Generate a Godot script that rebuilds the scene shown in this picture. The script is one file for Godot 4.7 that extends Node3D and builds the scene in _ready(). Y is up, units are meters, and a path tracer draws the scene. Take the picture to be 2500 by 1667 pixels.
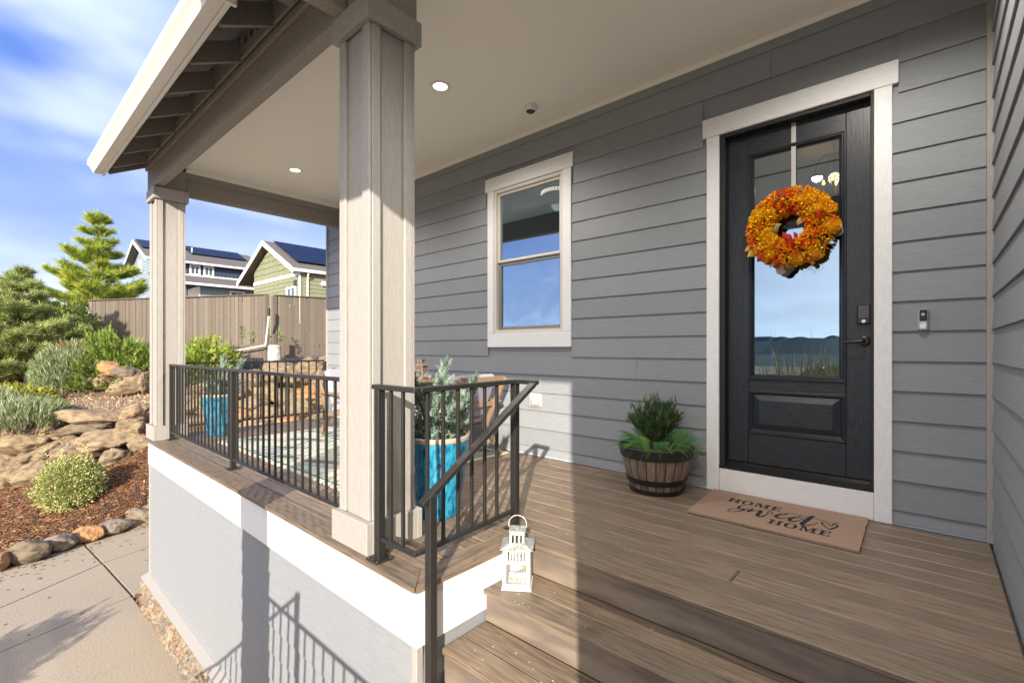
extends Node3D

# ---------------------------------------------------------------- mesh helpers
class MB:
	var v := PackedVector3Array()
	var n := PackedVector3Array()
	var uv := PackedVector2Array()
	func tri(a: Vector3, b: Vector3, c: Vector3) -> void:
		var k := (b - a).cross(c - a).normalized()
		v.append(a); v.append(c); v.append(b)
		for i in 3: n.append(k); uv.append(Vector2.ZERO)
	func tri_n(a: Vector3, b: Vector3, c: Vector3, na: Vector3, nb: Vector3, nc: Vector3) -> void:
		v.append(a); v.append(c); v.append(b)
		n.append(na); n.append(nc); n.append(nb)
		for i in 3: uv.append(Vector2.ZERO)
	func quad(a: Vector3, b: Vector3, c: Vector3, d: Vector3) -> void:
		tri(a, b, c); tri(a, c, d)
	func opoly(p: Array, center: Vector3) -> void:
		var k: Vector3 = (p[1] - p[0]).cross(p[2] - p[0])
		if k.dot(p[0] - center) < 0: p.reverse()
		for i in range(1, p.size() - 1): tri(p[0], p[i], p[i + 1])
	func box(c: Vector3, s: Vector3, b := Basis.IDENTITY, ch := 0.0) -> void:
		var h := s * 0.5
		ch = minf(ch, minf(h.x, minf(h.y, h.z)) * 0.8)
		for i in 3:
			var j := (i + 1) % 3
			var k := (i + 2) % 3
			for si in [-1.0, 1.0]:
				var q := []
				for t in [[-1, -1], [1, -1], [1, 1], [-1, 1]]:
					var p := Vector3.ZERO
					p[i] = si * h[i]; p[j] = t[0] * (h[j] - ch); p[k] = t[1] * (h[k] - ch)
					q.append(c + b * p)
				opoly(q, c)
				if ch > 0.0:
					for sj in [-1.0, 1.0]:
						var e := []
						for t in [[0, -1], [0, 1], [1, 1], [1, -1]]:
							var p := Vector3.ZERO
							p[i] = si * (h[i] - (ch if t[0] else 0.0)); p[j] = sj * (h[j] - (0.0 if t[0] else ch)); p[k] = t[1] * (h[k] - ch)
							e.append(c + b * p)
						opoly(e, c)
		if ch > 0.0:
			for x in [-1.0, 1.0]:
				for y in [-1.0, 1.0]:
					for z in [-1.0, 1.0]:
						var q := []
						for i in 3:
							var p := Vector3(x * (h.x - ch), y * (h.y - ch), z * (h.z - ch))
							p[i] += ch * [x, y, z][i]
							q.append(c + b * p)
						opoly(q, c)
	# extrude a 2D outline; ax: columns (u, v, w), outline in u/v, from w0 to w1
	func prism(poly: PackedVector2Array, ax: Basis, o: Vector3, w0: float, w1: float) -> void:
		if Geometry2D.is_polygon_clockwise(poly): poly.reverse()
		var t := Geometry2D.triangulate_polygon(poly)
		var flip := ax.determinant() < 0
		for i in range(0, t.size(), 3):
			var a := poly[t[i]]; var b := poly[t[i + 1]]; var c := poly[t[i + 2]]
			if (b - a).cross(c - a) < 0:
				var tmp := b; b = c; c = tmp
			for w in [w0, w1]:
				var pa := o + ax * Vector3(a.x, a.y, w)
				var pb := o + ax * Vector3(b.x, b.y, w)
				var pc := o + ax * Vector3(c.x, c.y, w)
				if (w == w1) != flip: tri(pa, pb, pc)
				else: tri(pa, pc, pb)
		for i in poly.size():
			var a := poly[i]; var b := poly[(i + 1) % poly.size()]
			var p := [o + ax * Vector3(a.x, a.y, w0), o + ax * Vector3(b.x, b.y, w0), o + ax * Vector3(b.x, b.y, w1), o + ax * Vector3(a.x, a.y, w1)]
			if flip: quad(p[3], p[2], p[1], p[0])
			else: quad(p[0], p[1], p[2], p[3])
	func lathe(prof: Array, segs: int, o := Vector3.ZERO, b := Basis.IDENTITY) -> void:
		for i in prof.size() - 1:
			var p: Vector2 = prof[i]; var q: Vector2 = prof[i + 1]
			var nn := Vector2(q.y - p.y, p.x - q.x).normalized()
			for s in segs:
				var a0 := TAU * s / segs; var a1 := TAU * (s + 1) / segs
				var c0 := Vector3(cos(a0), 0, sin(a0)); var c1 := Vector3(cos(a1), 0, sin(a1))
				var A := o + b * (c0 * p.x + Vector3.UP * p.y); var B := o + b * (c1 * p.x + Vector3.UP * p.y)
				var C := o + b * (c1 * q.x + Vector3.UP * q.y); var D := o + b * (c0 * q.x + Vector3.UP * q.y)
				var n0 := b * (c0 * nn.x + Vector3.UP * nn.y); var n1 := b * (c1 * nn.x + Vector3.UP * nn.y)
				if q.x > 1e-5: tri_n(A, C, B, n0, n1, n1) if false else tri_n(A, D, C, n0, n0, n1)
				if p.x > 1e-5: tri_n(A, C, B, n0, n1, n1)
	func tube(pts: Array, rad: Array, segs := 6, caps := true) -> void:
		var side := Vector3.ZERO
		var rings := []
		for i in pts.size():
			var d: Vector3 = (pts[mini(i + 1, pts.size() - 1)] - pts[maxi(i - 1, 0)]).normalized()
			if side == Vector3.ZERO: side = d.cross(Vector3(0.13, 0.21, 0.97) if absf(d.y) > 0.9 else Vector3.UP).normalized()
			side = (side - d * d.dot(side)).normalized()
			var up := d.cross(side)
			var r := []
			for s in segs:
				var a := TAU * s / segs
				r.append(side * cos(a) + up * sin(a))
			rings.append(r)
		for i in pts.size() - 1:
			for s in segs:
				var t := (s + 1) % segs
				var a: Vector3 = pts[i] + rings[i][s] * rad[i]; var b: Vector3 = pts[i] + rings[i][t] * rad[i]
				var c: Vector3 = pts[i + 1] + rings[i + 1][t] * rad[i + 1]; var d: Vector3 = pts[i + 1] + rings[i + 1][s] * rad[i + 1]
				tri_n(a, b, c, rings[i][s], rings[i][t], rings[i + 1][t])
				tri_n(a, c, d, rings[i][s], rings[i + 1][t], rings[i + 1][s])
		if caps:
			for e in [0, pts.size() - 1]:
				for s in range(1, segs - 1):
					var a: Vector3 = pts[e] + rings[e][0] * rad[e]; var b: Vector3 = pts[e] + rings[e][s] * rad[e]; var c: Vector3 = pts[e] + rings[e][s + 1] * rad[e]
					if e == 0: tri(a, c, b)
					else: tri(a, b, c)
	func mesh() -> ArrayMesh:
		var a := []
		a.resize(Mesh.ARRAY_MAX)
		a[Mesh.ARRAY_VERTEX] = v; a[Mesh.ARRAY_NORMAL] = n; a[Mesh.ARRAY_TEX_UV] = uv
		var m := ArrayMesh.new()
		m.add_surface_from_arrays(Mesh.PRIMITIVE_TRIANGLES, a)
		return m

class Copies12:
	var buf := PackedFloat32Array()
	var count := 0
	func add(t: Transform3D, c: Color) -> void:
		var b := t.basis; var o := t.origin
		buf.append_array(PackedFloat32Array([b.x.x, b.y.x, b.z.x, o.x, b.x.y, b.y.y, b.z.y, o.y, b.x.z, b.y.z, b.z.z, o.z, c.r, c.g, c.b, 1.0]))
		count += 1

var rng := RandomNumberGenerator.new()
var taken := {}
var boxes := {}
var M := {}
var suncol := Color(1.0, 0.947, 0.875)

func R(a: float, b: float) -> float: return rng.randf_range(a, b)
func L(r: float, g: float, b: float) -> Color: return Color(r, g, b).linear_to_srgb()
func V(x: float, y: float, z: float) -> Vector3: return Vector3(x, y, z)

func numbered(called: String) -> String:
	var k: int = taken.get(called, 0)
	taken[called] = k + 1
	return called if k == 0 else "%s_%03d" % [called, k]

func thing(called: String, label: String, category: String, at := Vector3.ZERO, group := "", kind := "") -> Node3D:
	var o := Node3D.new()
	o.name = numbered(called)
	add_child(o)
	o.position = at
	tag(o, label, category, group, kind)
	return o

func tag(o: Node, label: String, category: String, group := "", kind := "") -> void:
	if label: o.set_meta("label", label)
	if category: o.set_meta("category", category)
	if group: o.set_meta("group", group)
	if kind: o.set_meta("kind", kind)

func part(parent: Node3D, called: String, mesh: Mesh, m: Material, at := Transform3D.IDENTITY) -> MeshInstance3D:
	var o := MeshInstance3D.new()
	o.name = numbered(called) if parent == self else called
	o.mesh = mesh
	o.material_override = m
	parent.add_child(o, true)
	o.global_transform = at
	return o

func bmesh(s: Vector3, ch := 0.003) -> ArrayMesh:
	var key := "%.4f_%.4f_%.4f_%.4f" % [s.x, s.y, s.z, ch]
	if not boxes.has(key):
		var b := MB.new()
		b.box(Vector3.ZERO, s, Basis.IDENTITY, ch)
		boxes[key] = b.mesh()
	return boxes[key]

# box part given by two world corners
func bpart(parent: Node3D, called: String, a: Vector3, b: Vector3, m: Material, ch := 0.003) -> MeshInstance3D:
	return part(parent, called, bmesh((b - a).abs(), ch), m, Transform3D(Basis.IDENTITY, (a + b) * 0.5))

# bar part of cross-section w (sideways) by h (upright) between two world points
func bar(parent: Node3D, called: String, a: Vector3, b: Vector3, w: float, h: float, m: Material, ch := 0.003) -> MeshInstance3D:
	var d := (b - a).normalized()
	var up := Vector3.UP if absf(d.y) < 0.98 else Vector3.BACK
	var side := up.cross(d).normalized()
	return part(parent, called, bmesh(V(w, h, a.distance_to(b)), ch), m, Transform3D(Basis(side, d.cross(side), d), (a + b) * 0.5))

func multi(parent: Node3D, called: String, mesh: Mesh, m: Material, c: Copies12, kind := "") -> MultiMeshInstance3D:
	var o := MultiMeshInstance3D.new()
	o.name = numbered(called) if parent == self else called
	var k := MultiMesh.new()
	k.transform_format = MultiMesh.TRANSFORM_3D
	k.use_colors = true
	k.mesh = mesh
	k.instance_count = c.count
	k.buffer = c.buf
	o.multimesh = k
	o.material_override = m
	parent.add_child(o, true)
	o.global_transform = Transform3D.IDENTITY
	if kind: o.set_meta("kind", kind)
	return o

# ---------------------------------------------------------------- materials
func ntex(sd: int, freq: float, ramp: Array, size := 512, oct := 4, kind := FastNoiseLite.TYPE_SIMPLEX_SMOOTH) -> NoiseTexture2D:
	var t := NoiseTexture2D.new()
	var f := FastNoiseLite.new()
	f.seed = sd; f.frequency = freq; f.noise_type = kind; f.fractal_octaves = oct
	t.noise = f; t.width = size; t.height = size; t.seamless = true; t.generate_mipmaps = false
	if ramp.size():
		var g := Gradient.new()
		var off := PackedFloat32Array(); var col := PackedColorArray()
		for r in ramp:
			off.append(r[0]); col.append(r[1])
		g.offsets = off; g.colors = col
		t.color_ramp = g
	return t

func grey(a: float, b: float, p0 := 0.25, p1 := 0.75) -> Array:
	return [[p0, Color(a, a, a)], [p1, Color(b, b, b)]]

func mat(lin: Color, rough := 0.7, o := {}) -> StandardMaterial3D:
	var m := StandardMaterial3D.new()
	m.albedo_color = lin.linear_to_srgb()
	m.roughness = rough
	m.metallic = o.get("metal", 0.0)
	m.metallic_specular = o.get("spec", 0.5)
	if o.has("tex"): m.albedo_texture = o.tex
	if o.has("bump"):
		m.heightmap_enabled = true
		m.heightmap_texture = o.bump
		m.heightmap_scale = o.get("bs", 0.1)
	if o.has("rtex"):
		m.roughness_texture = o.rtex
	if o.has("sc"):
		m.uv1_triplanar = true
		m.uv1_world_triplanar = o.get("world", true)
		m.uv1_scale = o.sc
		m.uv1_offset = o.get("off", Vector3.ZERO)
	if o.has("back"):
		m.backlight_enabled = true
		m.backlight = o.back
	if o.get("vc", false): m.vertex_color_use_as_albedo = true
	m.cull_mode = BaseMaterial3D.CULL_DISABLED
	return m

func materials() -> void:
	var grain := ntex(11, 0.03, grey(0.90, 1.0), 512, 5)
	var grain_h := ntex(12, 0.03, [], 512, 4)
	var soft := ntex(13, 0.02, grey(0.945, 1.0), 512, 4)
	var fine := ntex(14, 0.06, [], 512, 4)
	var sid := L(1, 1, 1)
	sid = Color(0.250, 0.269, 0.291)
	M.siding = mat(sid, 0.62, {"tex": soft, "bump": grain_h, "bs": 0.012, "sc": V(0.7, 9.0, 9.0)})
	M.siding_c = mat(sid * 1.035, 0.6, {"tex": soft, "bump": grain_h, "bs": 0.014, "sc": V(0.75, 9.5, 9.5), "off": V(0.7, 0.2, 0.5)})
	M.siding_b = mat(sid * 0.955, 0.62, {"tex": soft, "bump": grain_h, "bs": 0.016, "sc": V(0.8, 10.0, 10.0), "off": V(0.3, 0.4, 0.1)})
	M.siding_side = mat(sid, 0.62, {"tex": soft, "bump": grain_h, "bs": 0.02, "sc": V(9.0, 9.0, 0.7), "off": V(0.2, 0.1, 0.6)})
	M.taupe = mat(Color(0.345, 0.335, 0.32), 0.6, {"tex": soft, "bump": grain_h, "bs": 0.01, "sc": V(9.0, 0.8, 9.0)})
	M.taupe_panel = mat(Color(0.335, 0.325, 0.31), 0.65, {"tex": soft, "bump": grain_h, "bs": 0.04, "sc": V(7.0, 0.6, 7.0), "off": V(0.4, 0.2, 0.7)})
	M.beam = mat(Color(0.30, 0.272, 0.24), 0.65, {"tex": grain, "bump": fine, "bs": 0.012, "sc": V(1.6, 4.0, 4.0)})
	M.rafter = mat(Color(0.27, 0.245, 0.215), 0.75, {"tex": grain, "bump": grain_h, "bs": 0.02, "sc": V(5.0, 5.0, 1.5)})
	M.white = mat(Color(0.79, 0.805, 0.82), 0.5, {"tex": ntex(15, 0.02, grey(0.97, 1.0), 512, 5), "bump": grain_h, "bs": 0.004, "sc": V(1.1, 7.0, 7.0)})
	M.white_up = mat(Color(0.79, 0.805, 0.82), 0.5, {"tex": ntex(16, 0.02, grey(0.965, 1.0), 512, 5), "bump": grain_h, "bs": 0.004, "sc": V(7.0, 1.1, 7.0)})
	M.gutter = mat(Color(0.76, 0.74, 0.71), 0.35)
	M.ceiling = mat(Color(0.90, 0.855, 0.77), 0.8, {"bump": ntex(17, 0.03, [], 512, 3), "bs": 0.11, "sc": V(1.6, 1.6, 1.6)})
	M.iron = mat(Color(0.024, 0.023, 0.0225), 0.42, {"bump": fine, "bs": 0.004, "sc": V(5, 5, 5), "tex": ntex(18, 0.05, [[0.0, Color(0.75, 0.75, 0.75)], [0.72, Color(1, 1, 1)], [0.80, Color(1.0, 0.98, 0.95)]], 512, 4)})
	var dk := ntex(19, 0.016, [[0.2, Color(0.80, 0.78, 0.77)], [0.5, Color(0.92, 0.91, 0.90)], [0.8, Color(1, 1, 1)]], 512, 5)
	var dirt := ntex(20, 0.006, [[0.3, Color(0.82, 0.82, 0.84)], [0.55, Color(0.94, 0.93, 0.92)], [0.75, Color(1, 1, 1)]], 512, 6)
	var dcol := [Color(0.216, 0.168, 0.124), Color(0.190, 0.151, 0.114), Color(0.234, 0.180, 0.130), Color(0.203, 0.159, 0.119)]
	M.deck = []
	M.deck_z = []
	for i in 4:
		M.deck.append(mat(dcol[i], 0.5, {"tex": dk, "bump": grain_h, "bs": 0.015, "sc": V(0.45, 6.0, 6.0), "off": V(0.37 * i, 0.21 * i, 0.29 * i)}))
		M.deck_z.append(mat(dcol[i], 0.5, {"tex": dk, "bump": grain_h, "bs": 0.015, "sc": V(6.0, 6.0, 0.45), "off": V(0.37 * i, 0.21 * i, 0.29 * i)}))
	M.riser = mat(Color(0.225, 0.186, 0.148), 0.5, {"tex": dirt, "bump": grain_h, "bs": 0.008, "sc": V(0.6, 3.0, 3.0)})
	var oak := ntex(22, 0.03, grey(0.78, 1.0, 0.3, 0.7), 512, 5)
	M.door = mat(Color(0.026, 0.034, 0.045), 0.36, {"tex": oak, "bump": ntex(23, 0.02, [], 512, 5), "bs": 0.03, "sc": V(6.0, 0.55, 6.0)})
	M.door_mould = mat(Color(0.020, 0.025, 0.032), 0.28)
	M.black = mat(Color(0.012, 0.012, 0.013), 0.35)
	M.black_matt = mat(Color(0.015, 0.015, 0.016), 0.6)
	M.concrete = mat(Color(0.385, 0.335, 0.258), 0.9, {"tex": ntex(24, 0.07, [[0.22, Color(0.86, 0.85, 0.84)], [0.42, Color(0.95, 0.945, 0.94)], [0.72, Color(1, 1, 1)]], 1024, 5), "bump": fine, "bs": 0.05, "sc": V(0.6, 0.6, 0.6)})
	M.soil = mat(Color(0.30, 0.225, 0.155), 0.95, {"tex": ntex(25, 0.03, [[0.2, Color(0.55, 0.52, 0.5)], [0.5, Color(0.85, 0.83, 0.8)], [0.8, Color(1, 1, 1)]], 1024, 6), "bump": ntex(26, 0.05, [], 512, 5), "bs": 1.6, "sc": V(0.6, 0.6, 0.6)})
	M.mulch_bed = mat(Color(0.115, 0.062, 0.036), 0.95, {"tex": ntex(27, 0.08, grey(0.4, 1.0), 512, 4), "bump": ntex(28, 0.06, [], 512, 4), "bs": 2.0, "sc": V(1.4, 1.4, 1.4)})
	var rk := ntex(29, 0.012, [[0.15, Color(0.52, 0.50, 0.50)], [0.33, Color(0.80, 0.75, 0.70)], [0.52, Color(0.95, 0.91, 0.85)], [0.8, Color(1, 0.98, 0.95)]], 512, 6)
	var rh := ntex(30, 0.02, [], 512, 6)
	M.rock = [mat(Color(0.30, 0.247, 0.176), 0.92, {"tex": rk, "bump": rh, "bs": 1.3, "sc": V(0.8, 1.7, 0.8)}),
		mat(Color(0.265, 0.222, 0.162), 0.92, {"tex": rk, "bump": rh, "bs": 1.3, "sc": V(1.0, 1.5, 1.0), "off": V(0.3, 0.2, 0.6)}),
		mat(Color(0.18, 0.158, 0.128), 0.92, {"tex": rk, "bump": rh, "bs": 1.3, "sc": V(0.8, 1.6, 0.8), "off": V(0.6, 0.5, 0.1)}),
		mat(Color(0.22, 0.205, 0.185), 0.9, {"tex": rk, "bump": rh, "bs": 1.0, "sc": V(1.6, 1.6, 1.6), "off": V(0.1, 0.7, 0.4)}),
		mat(Color(0.40, 0.25, 0.13), 0.9, {"tex": rk, "bump": rh, "bs": 1.0, "sc": V(1.6, 1.6, 1.6), "off": V(0.8, 0.3, 0.2)})]
	M.bark = mat(Color(0.14, 0.085, 0.05), 0.95, {"tex": grain, "bump": fine, "bs": 1.0, "sc": V(5, 1.5, 5)})
	M.leaf = mat(Color(1, 1, 1), 0.5, {"vc": true, "back": Color(0.45, 0.5, 0.3), "spec": 0.4})
	M.needle = mat(Color(1, 1, 1), 0.55, {"vc": true, "back": Color(0.35, 0.4, 0.22), "spec": 0.4})
	M.petal = mat(Color(1, 1, 1), 0.6, {"vc": true, "back": Color(0.3, 0.25, 0.15), "spec": 0.3})
	M.chip = mat(Color(1, 1, 1), 0.9, {"vc": true})
	M.fence = []
	for i in 4:
		var c: Color = [Color(0.175, 0.150, 0.125), Color(0.150, 0.128, 0.107), Color(0.20, 0.172, 0.145), Color(0.16, 0.132, 0.107)][i]
		M.fence.append(mat(c * 0.88, 0.9, {"tex": grain, "bump": grain_h, "bs": 0.3, "sc": V(3, 0.4, 3), "off": V(0.23 * i, 0.4 * i, 0.1)}))
	M.metal = mat(Color(0.62, 0.62, 0.62), 0.35, {"metal": 0.9})
	M.glow = mat(Color(0.9, 0.9, 0.88), 0.4)
	M.glow.emission_enabled = true
	M.glow.emission = Color(1.0, 0.93, 0.80)
	M.glow.emission_energy_multiplier = 3.0
	var im := Image.create(4, 4, false, Image.FORMAT_RGBA8)
	im.fill(Color(1, 1, 1, 0.62))
	var coat := ImageTexture.create_from_image(im)
	for k in ["glass", "glass_screen"]:
		var g := StandardMaterial3D.new()
		g.albedo_texture = coat
		g.albedo_color = L(0.42, 0.57, 0.72)
		g.metallic = 1.0
		g.roughness = 0.0 if k == "glass" else 0.04
		g.transparency = BaseMaterial3D.TRANSPARENCY_ALPHA
		g.cull_mode = BaseMaterial3D.CULL_DISABLED
		if k == "glass_screen":
			g.heightmap_enabled = true
			g.heightmap_texture = ntex(31, 0.006, [], 256, 2)
			g.heightmap_scale = 0.35
			g.uv1_triplanar = true; g.uv1_world_triplanar = true
			g.uv1_scale = V(1.4, 1.4, 1.4)
		M[k] = g
	var p := StandardMaterial3D.new()
	p.albedo_color = Color(0.95, 0.97, 0.96, 0.015)
	p.roughness = 0.02
	p.transparency = BaseMaterial3D.TRANSPARENCY_ALPHA
	M.pane = p
	M.teal = mat(Color(0.030, 0.27, 0.42), 0.14, {"tex": ntex(32, 0.014, [[0.15, Color(0.16, 0.34, 0.50)], [0.4, Color(0.62, 0.82, 0.90)], [0.6, Color(1, 1, 1)], [0.85, Color(1.0, 1.0, 1.0)]], 512, 5), "bump": ntex(33, 0.012, [], 512, 3), "bs": 0.5, "sc": V(4.5, 1.4, 4.5)})
	M.clay = mat(Color(0.36, 0.32, 0.27), 0.8)
	M.coir = mat(Color(0.55, 0.37, 0.275), 0.95, {"tex": ntex(34, 0.2, grey(0.6, 1.0), 512, 3), "bump": ntex(35, 0.25, [], 512, 2), "bs": 0.4, "sc": V(2.2, 2.2, 2.2)})
	M.wood = mat(Color(0.27, 0.19, 0.12), 0.55, {"tex": grain, "sc": V(3, 3, 3)})
	M.wood_grey = mat(Color(0.20, 0.155, 0.12), 0.6, {"tex": grain, "sc": V(3, 3, 3)})
	M.cushion = mat(Color(0.31, 0.31, 0.38), 0.9, {"bump": fine, "bs": 0.05, "sc": V(8, 8, 8)})
	M.lantern_white = mat(Color(0.62, 0.64, 0.63), 0.55, {"tex": ntex(36, 0.03, [[0.2, Color(0.62, 0.60, 0.56)], [0.34, Color(0.93, 0.93, 0.92)], [0.6, Color(1, 1, 1)]], 512, 5), "sc": V(3, 3, 3)})
	M.lantern_roof = mat(Color(0.42, 0.47, 0.46), 0.45, {"tex": ntex(37, 0.03, grey(0.7, 1.0), 256, 5), "sc": V(6, 6, 6)})
	M.shingle = mat(Color(0.19, 0.175, 0.165), 0.95, {"tex": ntex(38, 0.08, grey(0.6, 1.0), 512, 4), "sc": V(0.5, 0.5, 0.5)})
	M.solar = mat(Color(0.012, 0.016, 0.030), 0.35, {"spec": 0.3})

# ---------------------------------------------------------------- sky and light
func set_light() -> void:
	var cam := Camera3D.new()
	cam.name = "camera"
	add_child(cam)
	cam.projection = Camera3D.PROJECTION_FRUSTUM
	cam.near = 0.05
	cam.far = 9000.0
	cam.position = V(-0.264, 1.06, 3.673)
	cam.rotation.y = 0.72752
	# level lens of 71.9 degrees upright, shifted up by 19 of 1667 lines
	var unit := 0.05 / 1149.8
	cam.size = 1667.0 * unit
	cam.frustum_offset = Vector2(0.0, (852.5 - 833.5) * unit)
	cam.current = true

	var sun := DirectionalLight3D.new()
	sun.name = "sun"
	add_child(sun)
	sun.look_at_from_position(Vector3.ZERO, V(-0.536, -0.372, -0.758))
	sun.light_energy = 1.33
	sun.light_color = suncol
	sun.light_angular_distance = 0.55
	sun.shadow_enabled = true

	var e := Environment.new()
	e.background_mode = Environment.BG_SKY
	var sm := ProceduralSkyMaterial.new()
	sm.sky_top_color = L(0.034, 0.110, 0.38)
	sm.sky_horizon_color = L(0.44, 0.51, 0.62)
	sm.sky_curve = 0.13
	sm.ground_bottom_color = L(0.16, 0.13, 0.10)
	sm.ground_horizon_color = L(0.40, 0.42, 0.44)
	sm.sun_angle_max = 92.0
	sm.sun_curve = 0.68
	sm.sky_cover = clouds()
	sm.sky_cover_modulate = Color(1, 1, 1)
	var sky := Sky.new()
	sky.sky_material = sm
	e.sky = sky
	e.background_energy_multiplier = 1.0
	e.tonemap_mode = Environment.TONE_MAPPER_LINEAR
	e.tonemap_exposure = 2.25
	e.sdfgi_enabled = true
	e.ssao_enabled = true
	e.ssil_enabled = true
	var w := WorldEnvironment.new()
	w.name = "world_environment"
	w.environment = e
	add_child(w)

func clouds() -> ImageTexture:
	var w := 1024; var h := 512
	var im := Image.create(w, h, false, Image.FORMAT_RGBA8)
	im.fill(Color(0, 0, 0, 0))
	var f := FastNoiseLite.new()
	f.seed = 5; f.frequency = 0.9; f.fractal_octaves = 5; f.fractal_gain = 0.52
	var g := FastNoiseLite.new()
	g.seed = 41; g.frequency = 0.45; g.fractal_octaves = 3
	for y in h / 2:
		var el := (0.5 - (y + 0.5) / h) * PI
		for x in w:
			var az := (x + 0.5) / w * TAU
			var d := Vector3(sin(az) * cos(el), sin(el), -cos(az) * cos(el))
			# thin sheets seen at a slant: clouds on a plane overhead, drawn out across the view to the far hills
			var k := 1.0 / (d.y + 0.14)
			var p := Vector3(d.x * k * 0.95, d.z * k * 0.70, 0.0)
			var a := f.get_noise_3dv(p * 1.1 + Vector3(0.0, 0.0, 3.3)) * 0.5 + 0.5
			var b := g.get_noise_3dv(p * 0.8 + Vector3(7.0, 1.0, 0.0)) * 0.5 + 0.5
			var c := smoothstep(0.50, 0.82, a * 0.62 + b * 0.42)
			var bank := exp(-20.0 * (d - Vector3(-0.885, 0.455, -0.03)).length_squared()) * smoothstep(0.30, 0.70, a) * 1.0
			var veil := exp(-d.y * 5.5) * smoothstep(0.20, 0.75, a * 0.7 + b * 0.3) * 0.8
			im.set_pixel(x, y, Color(1.0, 0.985, 0.99, clampf(maxf(maxf(c * 0.55, bank), veil * 0.8) * 0.42, 0.0, 1.0)))
	return ImageTexture.create_from_image(im)

# ---------------------------------------------------------------- lap siding
# boards of one wall: along = 0 for x, 2 for z; face = coordinate of the wall plane, out = +1/-1; holes = [from, to, y0, y1]; joints = [[course, position]]
func siding(parent: Node3D, along: int, face: float, out: float, a: float, b: float, ys: Array, holes: Array, joints: Array, mats: Array) -> void:
	for i in ys.size() - 1:
		var y0: float = ys[i]; var y1: float = ys[i + 1]
		var cuts := [[a, b]]
		for h in holes:
			if h[2] < y1 - 0.01 and h[3] > y0 + 0.01:
				var nxt := []
				for c in cuts:
					if h[0] > c[0] and h[0] < c[1] or h[1] > c[0] and h[1] < c[1]:
						if h[0] > c[0]: nxt.append([c[0], h[0]])
						if h[1] < c[1]: nxt.append([h[1], c[1]])
					else: nxt.append(c)
				cuts = nxt
		for j in joints:
			if j[0] == i:
				var nxt := []
				for c in cuts:
					if j[1] > c[0] + 0.05 and j[1] < c[1] - 0.05:
						nxt.append([c[0], j[1] - 0.0015]); nxt.append([j[1] + 0.0015, c[1]])
					else: nxt.append(c)
				cuts = nxt
		for c in cuts:
			var m := MB.new()
			var t := 0.017
			var prof := PackedVector2Array([Vector2(0, y0), Vector2(t - 0.002, y0), Vector2(t, y0 + 0.002), Vector2(0.0055, y1 + 0.006), Vector2(0, y1 + 0.006)])
			var o := Vector3.ZERO
			var ax: Basis
			if along == 0:
				o.z = face
				ax = Basis(V(0, 0, out), Vector3.UP, Vector3.RIGHT)
			else:
				o.x = face
				ax = Basis(V(out, 0, 0), Vector3.UP, Vector3.BACK)
			m.prism(prof, ax, o, c[0], c[1])
			part(parent, "siding_board", m.mesh(), mats[(i * 7 + int(c[0] * 3.0) + 40) % mats.size()])

# wall core round openings: plates between z0 and z1
func plate(parent: Node3D, called: String, x0: float, x1: float, y0: float, y1: float, z0: float, z1: float, holes: Array, m: Material) -> void:
	var b := MB.new()
	var xs := [x0, x1]; var ys := [y0, y1]
	for h in holes:
		xs.append(h[0]); xs.append(h[1]); ys.append(h[2]); ys.append(h[3])
	xs.sort(); ys.sort()
	for i in xs.size() - 1:
		for j in ys.size() - 1:
			var c := Vector2((xs[i] + xs[i + 1]) / 2, (ys[j] + ys[j + 1]) / 2)
			var open := false
			for h in holes:
				if c.x > h[0] and c.x < h[1] and c.y > h[2] and c.y < h[3]: open = true
			if not open and xs[i + 1] - xs[i] > 0.001 and ys[j + 1] - ys[j] > 0.001:
				b.box(V(c.x, c.y, (z0 + z1) / 2), V(xs[i + 1] - xs[i], ys[j + 1] - ys[j], z1 - z0))
	part(parent, called, b.mesh(), m)

func courses(y0: float, y1: float, base := 0.0917, step := 0.1792) -> Array:
	var out := [y0]
	var k := ceili((y0 - base) / step + 0.12)
	while base + k * step < y1 - 0.03:
		out.append(base + k * step)
		k += 1
	out.append(y1)
	return out

const DOOR := [-1.446, -0.526, 0.178, 2.658]
const WIN := [-3.785, -2.873, 1.228, 2.763]

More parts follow.
